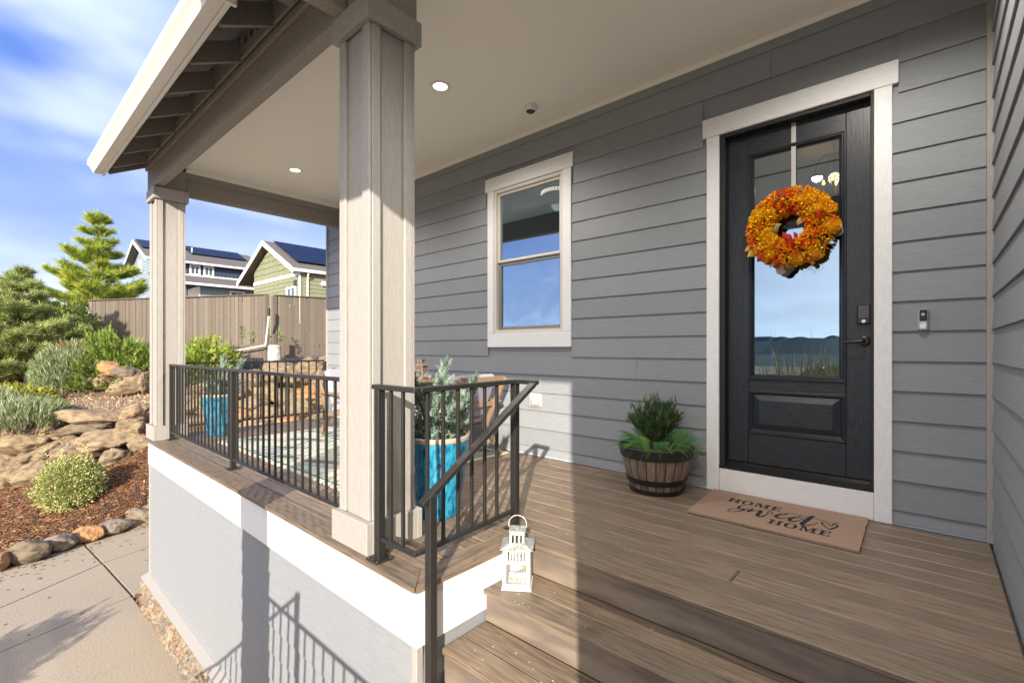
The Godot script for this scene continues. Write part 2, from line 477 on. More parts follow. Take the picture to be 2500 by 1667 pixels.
func build_house() -> void:
	var h := thing("house", "grey lap-sided house with charcoal front door and white trim", "house", V(0, -2, 0))
	var wall := Node3D.new()
	wall.name = "front_wall"
	h.add_child(wall, true)
	plate(wall, "sheathing", -7.5, 0.0, -2.0, 3.45, -0.16, -0.002, [DOOR, WIN], M.siding)
	var holes := [[-1.537, -0.438, -1.0, 2.66], [-1.567, -0.408, 2.60, 2.80], [-3.873, -2.777, 1.082, 2.77], [-3.907, -2.756, 2.70, 2.905]]
	siding(wall, 0, 0.0, 1.0, -7.46, -0.037, courses(0.014, 3.15), holes, [[0, -5.0], [1, -4.4], [2, -2.13], [4, -5.6], [5, -2.12], [6, -3.82], [7, -5.2], [9, -6.1], [11, -5.4], [13, -4.9], [15, -3.7], [16, -4.63], [17, -1.1], [16, -6.3]], [M.siding, M.siding_b, M.siding_c])
	bpart(wall, "frieze_board", V(-7.46, 3.15, 0), V(-0.037, 3.218, 0.02), M.siding)
	bpart(wall, "flashing", V(-7.46, 0.001, 0.0), V(-0.03, 0.014, 0.012), mat(Color(0.55, 0.66, 0.78), 0.4))
	bpart(wall, "corner_board", V(-0.036, 0.002, 0.0), V(-0.002, 3.22, 0.034), M.taupe)
	bpart(wall, "corner_board", V(-7.50, -2.0, -0.002), V(-7.46, 3.2, 0.03), M.taupe)
	# side wing on the entry side
	var wing := Node3D.new()
	wing.name = "wing_wall"
	h.add_child(wing, true)
	bpart(wing, "sheathing", V(0.002, -2, -6.0), V(6.0, 4.2, 3.90), M.siding, 0.0)
	siding(wing, 2, 0.0, -1.0, 0.036, 3.895, courses(-0.52, 3.22), [], [[9, 1.9], [13, 2.6], [17, 1.4]], [M.siding_side])
	bpart(wing, "corner_board", V(-0.018, -0.53, 3.897), V(0.10, 4.2, 3.93), M.taupe)
	# far end wall and body
	var endw := Node3D.new()
	endw.name = "end_wall"
	h.add_child(endw, true)
	bpart(endw, "sheathing", V(-7.5, -2, -8.0), V(-7.3, 3.45, -0.162), M.siding, 0.0)
	siding(endw, 2, -7.5, -1.0, -6.0, -0.01, courses(0.0, 3.2), [], [], [M.siding_side])
	bpart(h, "back_wall", V(-7.5, -2, -8.2), V(0.0, 4.0, -8.002), M.siding, 0.0)
	# side window shade poking out past the corner
	var wt := bpart(h, "side_eave", V(-8.0, 2.72, -1.6), V(-7.52, 2.80, -0.25), M.taupe)
	wt.set_meta("label", "short boxed eave end past the house corner")
	# interior
	var room := Node3D.new()
	room.name = "room"
	h.add_child(room, true)
	var rw := mat(Color(0.42, 0.38, 0.33), 0.9)
	bpart(room, "floor", V(-7.3, 0.05, -6.0), V(-0.002, 0.15, -0.162), mat(Color(0.16, 0.10, 0.06), 0.4), 0.0)
	bpart(room, "ceiling", V(-7.3, 2.95, -6.0), V(-0.002, 3.05, -0.162), rw, 0.0)
	bpart(room, "back_partition", V(-7.3, 0.15, -6.2), V(-0.002, 2.95, -6.0), rw, 0.0)
	bpart(room, "partition", V(-2.45, 0.15, -6.0), V(-2.33, 2.95, -0.164), rw, 0.0)
	door(h)
	window(h)

func door(h: Node3D) -> void:
	var d := Node3D.new()
	d.name = "front_door"
	h.add_child(d, true)
	d.set_meta("label", "charcoal wood-grain door with a tall glass pane and one panel")
	# white casing, butted end to end
	bpart(d, "casing", V(-1.537, 0.002, 0.0), V(-1.446, 2.659, 0.024), M.white_up)
	bpart(d, "casing", V(-0.526, 0.002, 0.0), V(-0.438, 2.659, 0.024), M.white_up)
	bpart(d, "head_casing", V(-1.567, 2.66, 0.0), V(-0.408, 2.80, 0.027), M.white)
	bpart(d, "kick_board", V(-1.4445, 0.002, 0.0), V(-0.5275, 0.176, 0.021), M.white)
	# dark jambs and sill
	bpart(d, "jamb", V(-1.446, 0.18, -0.16), V(-1.408, 2.658, 0.010), M.black_matt)
	bpart(d, "jamb", V(-0.545, 0.18, -0.16), V(-0.526, 2.658, 0.010), M.black_matt)
	bpart(d, "jamb", V(-1.408, 2.632, -0.16), V(-0.545, 2.658, 0.010), M.black_matt)
	var s := MB.new()
	s.prism(PackedVector2Array([Vector2(-0.16, 0.178), Vector2(0.022, 0.178), Vector2(0.022, 0.192), Vector2(-0.03, 0.207), Vector2(-0.06, 0.225), Vector2(-0.16, 0.225)]), Basis(Vector3.BACK, Vector3.UP, Vector3.RIGHT), Vector3.ZERO, -1.4455, -0.5265)
	part(d, "threshold", s.mesh(), M.black)
	# slab made of stiles and rails round glass and panel
	var z0 := -0.105; var z1 := -0.06
	bpart(d, "stile", V(-1.406, 0.229, z0), V(-1.266, 2.630, z1), M.door)
	bpart(d, "stile", V(-0.676, 0.229, z0), V(-0.547, 2.630, z1), M.door)
	var dh := M.door.duplicate() as StandardMaterial3D
	dh.uv1_scale = V(0.55, 6.0, 6.0)
	bpart(d, "rail", V(-1.2655, 2.486, z0), V(-0.6765, 2.630, z1), dh)
	bpart(d, "rail", V(-1.2655, 0.765, z0), V(-0.6765, 0.840, z1), dh)
	bpart(d, "rail", V(-1.2655, 0.229, z0), V(-0.6765, 0.448, z1), dh)
	mould(d, "glass_moulding", -1.2665, -0.6755, 0.8395, 2.487, 0.040, z1, 0.010)
	mould(d, "panel_moulding", -1.2665, -0.6755, 0.4475, 0.7655, 0.034, z1, 0.004)
	# raised panel
	var b := MB.new()
	var o := [V(-1.232, 0.482, -0.075), V(-0.711, 0.482, -0.075), V(-0.711, 0.731, -0.075), V(-1.232, 0.731, -0.075)]
	var i := [V(-1.192, 0.522, -0.062), V(-0.751, 0.522, -0.062), V(-0.751, 0.691, -0.062), V(-1.192, 0.691, -0.062)]
	for k in 4: b.quad(o[k], o[(k + 1) % 4], i[(k + 1) % 4], i[k])
	b.quad(i[0], i[1], i[2], i[3])
	b.box(V(-0.9715, 0.6065, -0.09), V(0.521, 0.249, 0.028))
	part(d, "raised_panel", b.mesh(), dh)
	part(d, "glass", bmesh(V(0.516, 1.57, 0.001), 0.0), M.glass, Transform3D(Basis.IDENTITY, V(-0.971, 1.663, -0.078)))
	# lock with keypad
	var lk := bpart(d, "smart_lock", V(-0.619, 1.219, -0.06), V(-0.547, 1.345, -0.038), M.black, 0.006)
	bpart(lk, "keypad", V(-0.611, 1.258, -0.0385), V(-0.555, 1.337, -0.0365), mat(Color(0.02, 0.024, 0.03), 0.08), 0.001)
	var ky := MB.new()
	ky.lathe([Vector2(0.0, 0.002), Vector2(0.011, 0.002), Vector2(0.012, 0.0)], 16, V(-0.583, 1.238, -0.038), Basis(Vector3.RIGHT, Vector3.BACK, Vector3.DOWN))
	part(lk, "keyhole", ky.mesh(), M.metal)
	# lever
	var rose := MB.new()
	var bz := Basis(Vector3.RIGHT, Vector3.BACK, Vector3.DOWN)
	rose.lathe([Vector2(0.0, 0.014), Vector2(0.024, 0.014), Vector2(0.032, 0.010), Vector2(0.034, 0.0)], 24, V(-0.582, 1.112, -0.06), bz)
	var lev := part(d, "lever", rose.mesh(), M.black)
	var lv := MB.new()
	lv.tube([V(-0.582, 1.112, -0.048), V(-0.582, 1.112, -0.012), V(-0.590, 1.111, -0.004), V(-0.64, 1.107, -0.002), V(-0.69, 1.104, -0.006)], [0.010, 0.010, 0.0095, 0.008, 0.007], 10)
	part(lev, "grip", lv.mesh(), M.black)
	var cy := MB.new()
	cy.lathe([Vector2(0.0, 0.003), Vector2(0.007, 0.003), Vector2(0.008, 0.0)], 12, V(-0.582, 1.112, -0.0125), bz)
	part(lev, "keyhole", cy.mesh(), M.metal)

func mould(d: Node3D, called: String, x0: float, x1: float, y0: float, y1: float, w: float, z: float, proud: float) -> void:
	var b := MB.new()
	var steps := [[0.0, z - 0.012], [0.0, z + proud], [0.25, z + proud + 0.002], [0.42, z + proud - 0.004], [0.55, z + proud - 0.003], [0.75, z - 0.006], [1.0, z - 0.015], [1.0, z - 0.03]]
	for i in steps.size() - 1:
		var a: float = steps[i][0] * w; var c: float = steps[i + 1][0] * w
		var p := [V(x0 + a, y0 + a, steps[i][1]), V(x1 - a, y0 + a, steps[i][1]), V(x1 - a, y1 - a, steps[i][1]), V(x0 + a, y1 - a, steps[i][1])]
		var q := [V(x0 + c, y0 + c, steps[i + 1][1]), V(x1 - c, y0 + c, steps[i + 1][1]), V(x1 - c, y1 - c, steps[i + 1][1]), V(x0 + c, y1 - c, steps[i + 1][1])]
		for k in 4: b.quad(p[k], p[(k + 1) % 4], q[(k + 1) % 4], q[k])
	part(d, called, b.mesh(), M.door_mould)

func frame4(parent: Node3D, called: String, x0: float, x1: float, y0: float, y1: float, w: float, z0: float, z1: float, m: Material) -> void:
	bpart(parent, called, V(x0, y0, z0), V(x0 + w, y1, z1), m, 0.002)
	bpart(parent, called, V(x1 - w, y0, z0), V(x1, y1, z1), m, 0.002)
	bpart(parent, called, V(x0 + w, y0, z0), V(x1 - w, y0 + w, z1), m, 0.002)
	bpart(parent, called, V(x0 + w, y1 - w, z0), V(x1 - w, y1, z1), m, 0.002)

func window(h: Node3D) -> void:
	var d := Node3D.new()
	d.name = "window"
	h.add_child(d, true)
	bpart(d, "casing", V(-3.873, 1.229, 0.0), V(-3.785, 2.764, 0.024), M.white_up)
	bpart(d, "casing", V(-2.873, 1.229, 0.0), V(-2.777, 2.764, 0.024), M.white_up)
	bpart(d, "head_casing", V(-3.907, 2.765, 0.0), V(-2.756, 2.905, 0.027), M.white)
	bpart(d, "apron", V(-3.873, 1.082, 0.0), V(-2.777, 1.228, 0.024), M.white)
	var vin := mat(Color(0.66, 0.62, 0.55), 0.4)
	frame4(d, "frame", -3.784, -2.874, 1.2295, 2.762, 0.034, -0.09, 0.012, vin)
	frame4(d, "upper_sash", -3.749, -2.909, 1.985, 2.727, 0.026, -0.06, -0.012, vin)
	frame4(d, "lower_sash", -3.749, -2.909, 1.2645, 1.983, 0.034, -0.07, -0.03, mat(Color(0.22, 0.21, 0.2), 0.5))
	part(d, "glass", bmesh(V(0.787, 0.69, 0.001), 0.0), M.glass, Transform3D(Basis.IDENTITY, V(-3.329, 2.356, -0.036)))
	part(d, "glass", bmesh(V(0.771, 0.65, 0.001), 0.0), M.glass_screen, Transform3D(Basis.IDENTITY, V(-3.329, 1.624, -0.045)))
	# roller shade head inside
	bpart(d, "shade_headrail", V(-3.70, 2.55, -0.24), V(-2.95, 2.66, -0.18), mat(Color(0.7, 0.68, 0.64), 0.7), 0.01)

# ---------------------------------------------------------------- porch
func build_deck() -> void:
	var d := thing("porch_deck", "brown composite deck boards on a porch with white fascia band", "deck", V(-4.0, -2.0, 1.2))
	var f := Node3D.new()
	f.name = "floor"
	d.add_child(f, true)
	var th := 0.025
	# field boards parallel to the wall
	var cuts := {0: [-1.2], 1: [-4.9], 2: [-0.95, -5.6], 3: [-3.6], 4: [-5.1], 5: [-2.9], 6: [-4.2], 7: [-5.8], 8: [-3.1], 9: [-4.7], 10: [-2.4], 11: [-5.0]}
	for k in 12:
		var z1 := 1.685 - 0.1452 * k
		var z0 := maxf(z1 - 0.1395, 0.013)
		var xs := [-7.32]
		var cc: Array = cuts[k].duplicate()
		cc.sort()
		for c in cc: xs.append(c)
		xs.append(-0.02)
		if k == 0: xs = [-1.963 - 0.0, -0.02]
		for i in xs.size() - 1:
			bpart(f, "deck_board", V(xs[i] + 0.0015, -th, z0), V(xs[i + 1] - 0.0015, 0.0, z1), M.deck[(k * 3 + i * 2) % 4], 0.006)
	for k in 5:
		var z0 := 1.548 + 0.1442 * k
		bpart(f, "deck_board", V(-7.32, -th, z0), V(-4.1, 0.0, z0 + 0.1402 if k < 4 else 2.262), M.deck[(k + 1) % 4], 0.006)
		bpart(f, "deck_board", V(-4.097, -th, z0), V(-2.110 if k > 0 else -1.968, 0.0, z0 + 0.1402 if k < 4 else 2.262), M.deck[(k * 2) % 4], 0.006)
	# mitred border
	var a := MB.new()
	a.prism(PackedVector2Array([Vector2(-7.33, 2.405), Vector2(-1.968, 2.405), Vector2(-2.1065, 2.2665), Vector2(-7.33, 2.2665)]), Basis(Vector3.RIGHT, Vector3.BACK, Vector3.UP), Vector3.ZERO, -th, 0.0)
	part(f, "border_board", a.mesh(), M.deck[1])
	var b := MB.new()
	b.prism(PackedVector2Array([Vector2(-1.965, 2.402), Vector2(-1.965, 1.69), Vector2(-2.107, 1.69), Vector2(-2.107, 2.264)]), Basis(Vector3.RIGHT, Vector3.BACK, Vector3.UP), Vector3.ZERO, -th, 0.0)
	part(f, "border_board", b.mesh(), M.deck_z[2])
	# framing body and skirt
	bpart(d, "foundation", V(-7.14, -1.99, 0.05), V(-2.012, -0.03, 2.355), M.siding, 0.0)
	bpart(d, "foundation", V(-2.012, -1.99, 0.05), V(-0.02, -0.40, 1.60), M.siding, 0.0)
	bpart(d, "joist", V(-2.012, -0.40, 0.05), V(-0.02, -0.032, 1.62), M.rafter, 0.0)
	bpart(d, "fascia_band", V(-7.165, -0.288, 2.355), V(-2.0, -0.026, 2.382), M.white)
	bpart(d, "fascia_band", V(-2.012, -0.288, 1.62), V(-1.988, -0.026, 2.380), M.white)
	bpart(d, "fascia_band", V(-7.165, -0.288, 0.02), V(-7.14, -0.026, 2.354), M.white)
	var skirt := Node3D.new()
	skirt.name = "skirt"
	d.add_child(skirt, true)
	siding(skirt, 0, 2.355, 1.0, -7.115, -2.03, courses(-1.575, -0.288, -0.288), [], [[2, -4.9], [4, -3.43], [6, -5.6]], [M.siding])
	siding(skirt, 2, -2.012, 1.0, 1.0, 2.34, courses(-1.575, -0.288, -0.288), [], [], [M.siding_side])
	bpart(skirt, "corner_board", V(-7.155, -1.575, 2.34), V(-7.115, -0.289, 2.378), M.taupe)
	bpart(skirt, "corner_board", V(-2.03, -1.575, 2.34), V(-1.992, -0.289, 2.378), M.taupe)
	# stone ledge and stone veneer
	var lg := MB.new()
	lg.prism(PackedVector2Array([Vector2(2.355, -1.575), Vector2(2.355, -1.64), Vector2(2.435, -1.645), Vector2(2.445, -1.612), Vector2(2.375, -1.577)]), Basis(Vector3.BACK, Vector3.UP, Vector3.RIGHT), Vector3.ZERO, -7.20, -1.99)
	part(d, "ledge", lg.mesh(), M.taupe)
	var stone := Node3D.new()
	stone.name = "stone_veneer"
	d.add_child(stone, true)
	var sm := []
	for c in [Color(0.27, 0.235, 0.195), Color(0.31, 0.255, 0.195), Color(0.23, 0.215, 0.195), Color(0.34, 0.30, 0.245), Color(0.255, 0.20, 0.145)]:
		sm.append(mat(c, 0.95, {"tex": ntex(50 + sm.size(), 0.03, [[0.2, Color(0.62, 0.6, 0.58)], [0.6, Color(1, 0.97, 0.93)]], 256, 5), "bump": ntex(60, 0.05, [], 256, 5), "bs": 1.2, "sc": V(2.5, 2.5, 2.5)}))
	var x := -7.15
	var row := 0
	for yy in [[-2.0, -1.90], [-1.90, -1.815], [-1.815, -1.72], [-1.72, -1.645]]:
		x = -7.17 - 0.05 * (row % 2)
		while x < -2.02:
			var w := R(0.09, 0.24)
			var q := rock(int(R(0, 9999)), V(w * 0.56, (yy[1] - yy[0]) * 0.58, 0.05), 2, 0.8)
			part(stone, "stone", q, sm[rng.randi() % 5], Transform3D(Basis(Vector3.BACK, R(-0.10, 0.10)), V(x + w * 0.5, (yy[0] + yy[1]) / 2 + R(-0.008, 0.008), 2.405 + R(-0.012, 0.014))))
			x += w * 0.97
		row += 1
	bpart(stone, "mortar", V(-7.15, -2.0, 2.355), V(-2.0, -1.645, 2.405), mat(Color(0.33, 0.29, 0.24), 0.95), 0.0)

func rock(sd: int, size: Vector3, level := 3, rough := 1.0) -> ArrayMesh:
	var r := RandomNumberGenerator.new()
	r.seed = sd
	var t := (1.0 + sqrt(5.0)) / 2.0
	var v := []
	for p in [V(-1, t, 0), V(1, t, 0), V(-1, -t, 0), V(1, -t, 0), V(0, -1, t), V(0, 1, t), V(0, -1, -t), V(0, 1, -t), V(t, 0, -1), V(t, 0, 1), V(-t, 0, -1), V(-t, 0, 1)]: v.append(p.normalized())
	var f := [[0, 11, 5], [0, 5, 1], [0, 1, 7], [0, 7, 10], [0, 10, 11], [1, 5, 9], [5, 11, 4], [11, 10, 2], [10, 7, 6], [7, 1, 8], [3, 9, 4], [3, 4, 2], [3, 2, 6], [3, 6, 8], [3, 8, 9], [4, 9, 5], [2, 4, 11], [6, 2, 10], [8, 6, 7], [9, 8, 1]]
	for l in level:
		var mid := {}
		var g := []
		for q in f:
			var e := []
			for k in 3:
				var a: int = mini(q[k], q[(k + 1) % 3]); var b: int = maxi(q[k], q[(k + 1) % 3])
				var key := a * 100000 + b
				if not mid.has(key):
					mid[key] = v.size()
					v.append(((v[a] + v[b]) * 0.5).normalized())
				e.append(mid[key])
			g.append([q[0], e[0], e[2]]); g.append([q[1], e[1], e[0]]); g.append([q[2], e[2], e[1]]); g.append([e[0], e[1], e[2]])
		f = g
	var nz := FastNoiseLite.new()
	nz.seed = sd; nz.frequency = 0.9; nz.fractal_octaves = 3
	var planes := []
	for i in 8: planes.append([V(r.randf_range(-1, 1), r.randf_range(-1, 1), r.randf_range(-1, 1)).normalized(), r.randf_range(0.62, 0.92)])
	var p := PackedVector3Array()
	for q in v:
		var w: Vector3 = q * (1.0 + 0.22 * rough * nz.get_noise_3dv(q * 1.3))
		for pl in planes:
			var over: float = w.dot(pl[0]) - pl[1]
			if over > 0: w -= pl[0] * over * 0.88
		w *= 1.0 + 0.07 * rough * nz.get_noise_3dv(q * 4.0 + Vector3(5, 5, 5))
		p.append(w * size * 1.12)
	var nn := PackedVector3Array()
	nn.resize(p.size())
	for q in f:
		var k := (p[q[1]] - p[q[0]]).cross(p[q[2]] - p[q[0]])
		for i in q: nn[i] += k
	var m := MB.new()
	for q in f:
		var fl := (p[q[1]] - p[q[0]]).cross(p[q[2]] - p[q[0]]).normalized()
		m.tri_n(p[q[0]], p[q[1]], p[q[2]], (nn[q[0]].normalized() + fl * 0.6).normalized(), (nn[q[1]].normalized() + fl * 0.6).normalized(), (nn[q[2]].normalized() + fl * 0.6).normalized())
	return m.mesh()

func build_steps() -> void:
	var s := thing("porch_steps", "brown composite steps going down from the deck edge to a landing", "steps", V(-1.0, -0.52, 2.1))
	for k in 3:
		var z := 1.685 + 0.28 * k
		var y := -0.1725 * k
		bpart(s, "riser", V(-1.986, y - 0.172, z - 0.045), V(-0.02, y - 0.0265, z - 0.025), M.riser, 0.001)
		if k < 2:
			var t := y - 0.1725
			bpart(s, "tread_board", V(-1.986, t - 0.025, z + 0.142), V(-0.02, t, z + 0.28), M.deck[(k + 1) % 4], 0.004)
			bpart(s, "tread_board", V(-1.986, t - 0.025, z - 0.023), V(-0.02, t, z + 0.137), M.deck[(k + 2) % 4], 0.003)
	# landing
	for k in 15:
		var z := 2.223 + 0.1452 * k
		bpart(s, "landing_board", V(-1.986, -0.5425, z), V(-0.02, -0.5175, z + 0.141), M.deck[k % 4], 0.003)
	bpart(s, "stair_body", V(-1.985, -1.99, 1.66), V(-0.02, -0.56, 4.38), M.siding, 0.0)
	bpart(s, "stair_body", V(-1.985, -0.56, 1.66), V(-0.02, -0.38, 1.93), M.rafter, 0.0)

func column(x0: float, x1: float, z0: float, z1: float, ybot: float, ycap: float, label: String) -> void:
	var c := thing("porch_column", label, "column", V((x0 + x1) / 2, ybot, (z0 + z1) / 2), "boxed porch columns")
	var i := 0.030
	var base := 0.165
	bpart(c, "shaft", V(x0 + i + 0.018, ybot + 0.001, z0 + i + 0.018), V(x1 - i - 0.018, ycap + 0.13, z1 - i - 0.018), M.taupe_panel, 0.0)
	var yb := ybot + base; var yc := ycap
	var w := 0.066
	for sx in [0, 1]:
		for sz in [0, 1]:
			# corner battens: one on the z face, one on the x face
			var zx := (x0 + i) if sx == 0 else (x1 - i - w)
			var zz := (z0 + i) if sz == 0 else (z1 - i - 0.018)
			bpart(c, "batten", V(zx, yb, zz), V(zx + w, yc, zz + 0.018), M.taupe)
			var xx := (x0 + i) if sx == 0 else (x1 - i - 0.018)
			var xz := (z0 + i + 0.0195) if sz == 0 else (z1 - i - 0.0195 - 0.05)
			xx += 0.004 if sx == 1 else -0.004
			bpart(c, "batten", V(xx, yb, xz), V(xx + 0.018, yc, xz + 0.05), M.taupe)
	ring(c, "base_board", x0, x1, z0, z1, ybot + 0.0005, ybot + base, 0.034)
	ring(c, "cap_board", x0 + 0.002, x1 - 0.002, z0 + 0.002, z1 - 0.002, ycap, ycap + 0.134, 0.036)

func ring(c: Node3D, called: String, x0: float, x1: float, z0: float, z1: float, y0: float, y1: float, t: float) -> void:
	bpart(c, called, V(x0, y0, z1 - t), V(x1, y1, z1), M.taupe)
	bpart(c, called, V(x0, y0, z0), V(x1, y1, z0 + t), M.taupe)
	bpart(c, called, V(x0, y0, z0 + t), V(x0 + t, y1, z1 - t), M.taupe)
	bpart(c, called, V(x1 - t, y0, z0 + t), V(x1, y1, z1 - t), M.taupe)

func up(x: float) -> float: return 0.0145 * (-x - 2.6)   # the eave rises a little towards its far end

func build_roof() -> void:
	var r := thing("porch_roof", "porch roof with cream ceiling, open rafter tails and pale gutter", "roof", V(-4, 2.9, 1.2))
	var bm: Material = M.beam
	# ceiling
	bpart(r, "ceiling", V(-7.02, 3.262, 0.0), V(0.0, 3.30, 2.30), M.ceiling, 0.0)
	bpart(r, "ceiling", V(-2.62, 3.262, 2.30), V(0.0, 3.30, 4.33), M.ceiling, 0.0)
	bpart(r, "ceiling_bead", V(-7.0, 3.2185, 0.0), V(-0.002, 3.2615, 0.016), M.ceiling)
	# front beam over the columns
	for s in [[-7.34, -2.60]]:
		var a := V(s[0], 2.90 + up(s[0]) + 0.2, 2.311); var b := V(s[1], 3.10, 2.311)
		bar(r, "beam", a, b, 0.088, 0.40, bm)
		bar(r, "beam_moulding", a + V(0, 0.06, 0.057), b + V(0, 0.06, 0.057), 0.022, 0.05, bm)
		bar(r, "frieze_board", a + V(0, 0.135, 0.052), b + V(0, 0.135, 0.052), 0.014, 0.098, bm)
	bpart(r, "ceiling_bead", V(-7.0, 3.236, 2.252), V(-2.6, 3.2615, 2.266), M.ceiling)
	# far side beam with its two grooves
	bpart(r, "side_beam", V(-7.14, 2.93, 0.03), V(-7.03, 3.40, 2.26), bm)
	bpart(r, "beam_moulding", V(-7.03, 3.12, 0.03), V(-7.008, 3.20, 2.26), bm)
	bpart(r, "ceiling_bead", V(-7.03, 3.2, 0.02), V(-7.0, 3.2615, 2.25), M.ceiling)
	bpart(r, "beam_block", V(-7.3, 2.94, 2.04), V(-7.0, 3.40, 2.262), bm)
	# entry beams towards the front column
	bpart(r, "side_beam", V(-2.74, 2.902, 2.36), V(-2.64, 3.4, 4.3), bm)
	bpart(r, "beam_moulding", V(-2.775, 2.925, 2.36), V(-2.742, 2.985, 4.3), bm)
	bpart(r, "beam_block", V(-2.62, 2.902, 2.04), V(-2.44, 3.4, 2.262), bm)
	bpart(r, "side_beam", V(-2.60, 2.902, 2.268), V(-2.44, 3.262, 2.352), bm)
	bpart(r, "front_beam", V(-2.78, 2.895, 4.31), V(0.3, 3.4, 4.40), bm)
	# rafters, blocking, sheathing, fascia, gutter
	var k := 0
	var x := -2.93
	while x > -7.35:
		var u := up(x)
		bar(r, "rafter_tail", V(x, 3.272 + u + 0.04, 2.30), V(x, 3.095 + u, 2.734), 0.038, 0.14, M.rafter, 0.002)
		var nx := x - 0.6
		if nx > -7.4:
			bar(r, "blocking", V(x - 0.02, 3.285 + u, 2.395), V(nx + 0.02, 3.285 + up(nx), 2.395), 0.02, 0.18, M.rafter, 0.0)
			if k % 3 == 1:
				for i in 4:
					var c := MB.new()
					c.lathe([Vector2(0, 0.0015), Vector2(0.024, 0.0015), Vector2(0.026, 0)], 16, V(lerpf(x, nx, 0.22 + 0.18 * i), 3.285 + u + 0.01, 2.405), Basis(Vector3.RIGHT, Vector3.BACK, Vector3.DOWN))
					part(r, "vent_hole_disc", c.mesh(), M.black_matt)  # flat black disc stands in for the shade inside an open vent hole
		x = nx
		k += 1
	bar(r, "rafter_tail", V(-7.40, 3.38, 2.30), V(-7.40, 3.16, 2.734), 0.038, 0.15, M.rafter, 0.002)
	for sg in [[-7.46, -3.13]]:
		var a := V(sg[0], up(sg[0]), 0); var b := V(sg[1], up(sg[1]), 0)
		bar(r, "fascia", a + V(0, 3.128, 2.748), b + V(0, 3.128, 2.748), 0.024, 0.25, M.gutter)
		var g := MB.new()
		var prof := PackedVector2Array([Vector2(2.7615, 3.02), Vector2(2.835, 3.02), Vector2(2.838, 3.045), Vector2(2.862, 3.075), Vector2(2.884, 3.10), Vector2(2.886, 3.145), Vector2(2.876, 3.147), Vector2(2.872, 3.105), Vector2(2.852, 3.083), Vector2(2.828, 3.05), Vector2(2.824, 3.03), Vector2(2.7715, 3.03), Vector2(2.7715, 3.14), Vector2(2.7615, 3.14)])
		var sl: float = (up(sg[1]) - up(sg[0])) / (sg[1] - sg[0])
		g.prism(prof, Basis(Vector3.BACK, Vector3.UP, V(1, sl, 0)), V(0, up(0), 0), sg[0], sg[1])
		part(r, "gutter", g.mesh(), M.gutter)
		# end cap
		var ec := MB.new()
		ec.prism(PackedVector2Array([Vector2(2.762, 3.02), Vector2(2.836, 3.02), Vector2(2.864, 3.075), Vector2(2.887, 3.10), Vector2(2.887, 3.148), Vector2(2.762, 3.148)]), Basis(Vector3.BACK, Vector3.UP, Vector3.RIGHT), a * V(0, 1, 0), sg[0] - 0.004, sg[0])
		part(r, "gutter_cap", ec.mesh(), M.gutter)
	var sh := MB.new()
	sh.prism(PackedVector2Array([Vector2(2.775, 3.215), Vector2(-0.3, 4.752), Vector2(-3.8, 6.5), Vector2(-3.8, 6.62), Vector2(2.80, 3.32)]), Basis(Vector3.BACK, Vector3.UP, Vector3.RIGHT), V(0, 0.035, 0), -7.62, 6.2)
	part(r, "roof_sheathing", sh.mesh(), M.rafter)
	var b2 := MB.new()
	b2.prism(PackedVector2Array([Vector2(-3.8, 6.5), Vector2(-8.4, 4.2), Vector2(-8.4, 4.32), Vector2(-3.8, 6.62)]), Basis(Vector3.BACK, Vector3.UP, Vector3.RIGHT), V(0, 0.035, 0), -7.62, 6.2)
	part(r, "roof_sheathing", b2.mesh(), M.shingle)
	# entry roof running forward: eave fascia, soffit and cover
	bpart(r, "entry_fascia", V(-3.215, 2.995, 2.72), V(-3.19, 3.15, 4.95), M.gutter)
	var so := MB.new()
	so.prism(PackedVector2Array([Vector2(-3.19, 3.15), Vector2(-2.64, 3.40), Vector2(-2.64, 3.46), Vector2(-3.19, 3.21)]), Basis(Vector3.RIGHT, Vector3.UP, Vector3.BACK), Vector3.ZERO, 2.42, 4.95)
	part(r, "entry_soffit", so.mesh(), M.rafter)
	bpart(r, "entry_roof_deck", V(-2.66, 3.402, 2.30), V(0.3, 3.5, 4.95), M.shingle, 0.0)
	# recessed lights
	for p in [V(-3.334, 3.262, 1.129), V(-6.10, 3.262, 1.127), V(-0.57, 3.262, 1.13), V(-1.35, 3.262, 3.25)]:  # the last one, over the landing, is added unseen as fill light
		downlight(p)

func downlight(p: Vector3) -> void:
	var i: int = taken.get("downlight", 0)
	var lab: String = ["lit round recessed light in the cream ceiling beside the dome camera", "lit round recessed light over the seating area of the porch", "lit round recessed light over the doormat", "added out-of-view recessed light giving fill over the landing"][i]
	var d := thing("downlight", lab, "light", p, "recessed porch lights")
	var m := MB.new()
	m.lathe([Vector2(0.058, -0.004), Vector2(0.062, -0.008), Vector2(0.080, -0.007), Vector2(0.088, -0.001), Vector2(0.088, 0.0)], 40, p)
	part(d, "trim_ring", m.mesh(), mat(Color(0.78, 0.72, 0.64), 0.5))
	var l := MB.new()
	l.lathe([Vector2(0.0, -0.0035), Vector2(0.058, -0.0035)], 40, p)
	part(d, "lens", l.mesh(), M.glow)
	var s := SpotLight3D.new()
	s.name = "downlight_beam"
	d.add_child(s, true)
	s.global_position = p + V(0, -0.012, 0)
	s.rotation.x = -PI / 2
	s.spot_angle = 75.0
	s.spot_angle_attenuation = 0.6
	s.spot_range = 12.0
	s.spot_attenuation = 2.0
	s.light_energy = 2.1
	s.light_size = 0.058
	s.light_color = Color(1.0, 0.965, 0.92)
	s.shadow_enabled = true

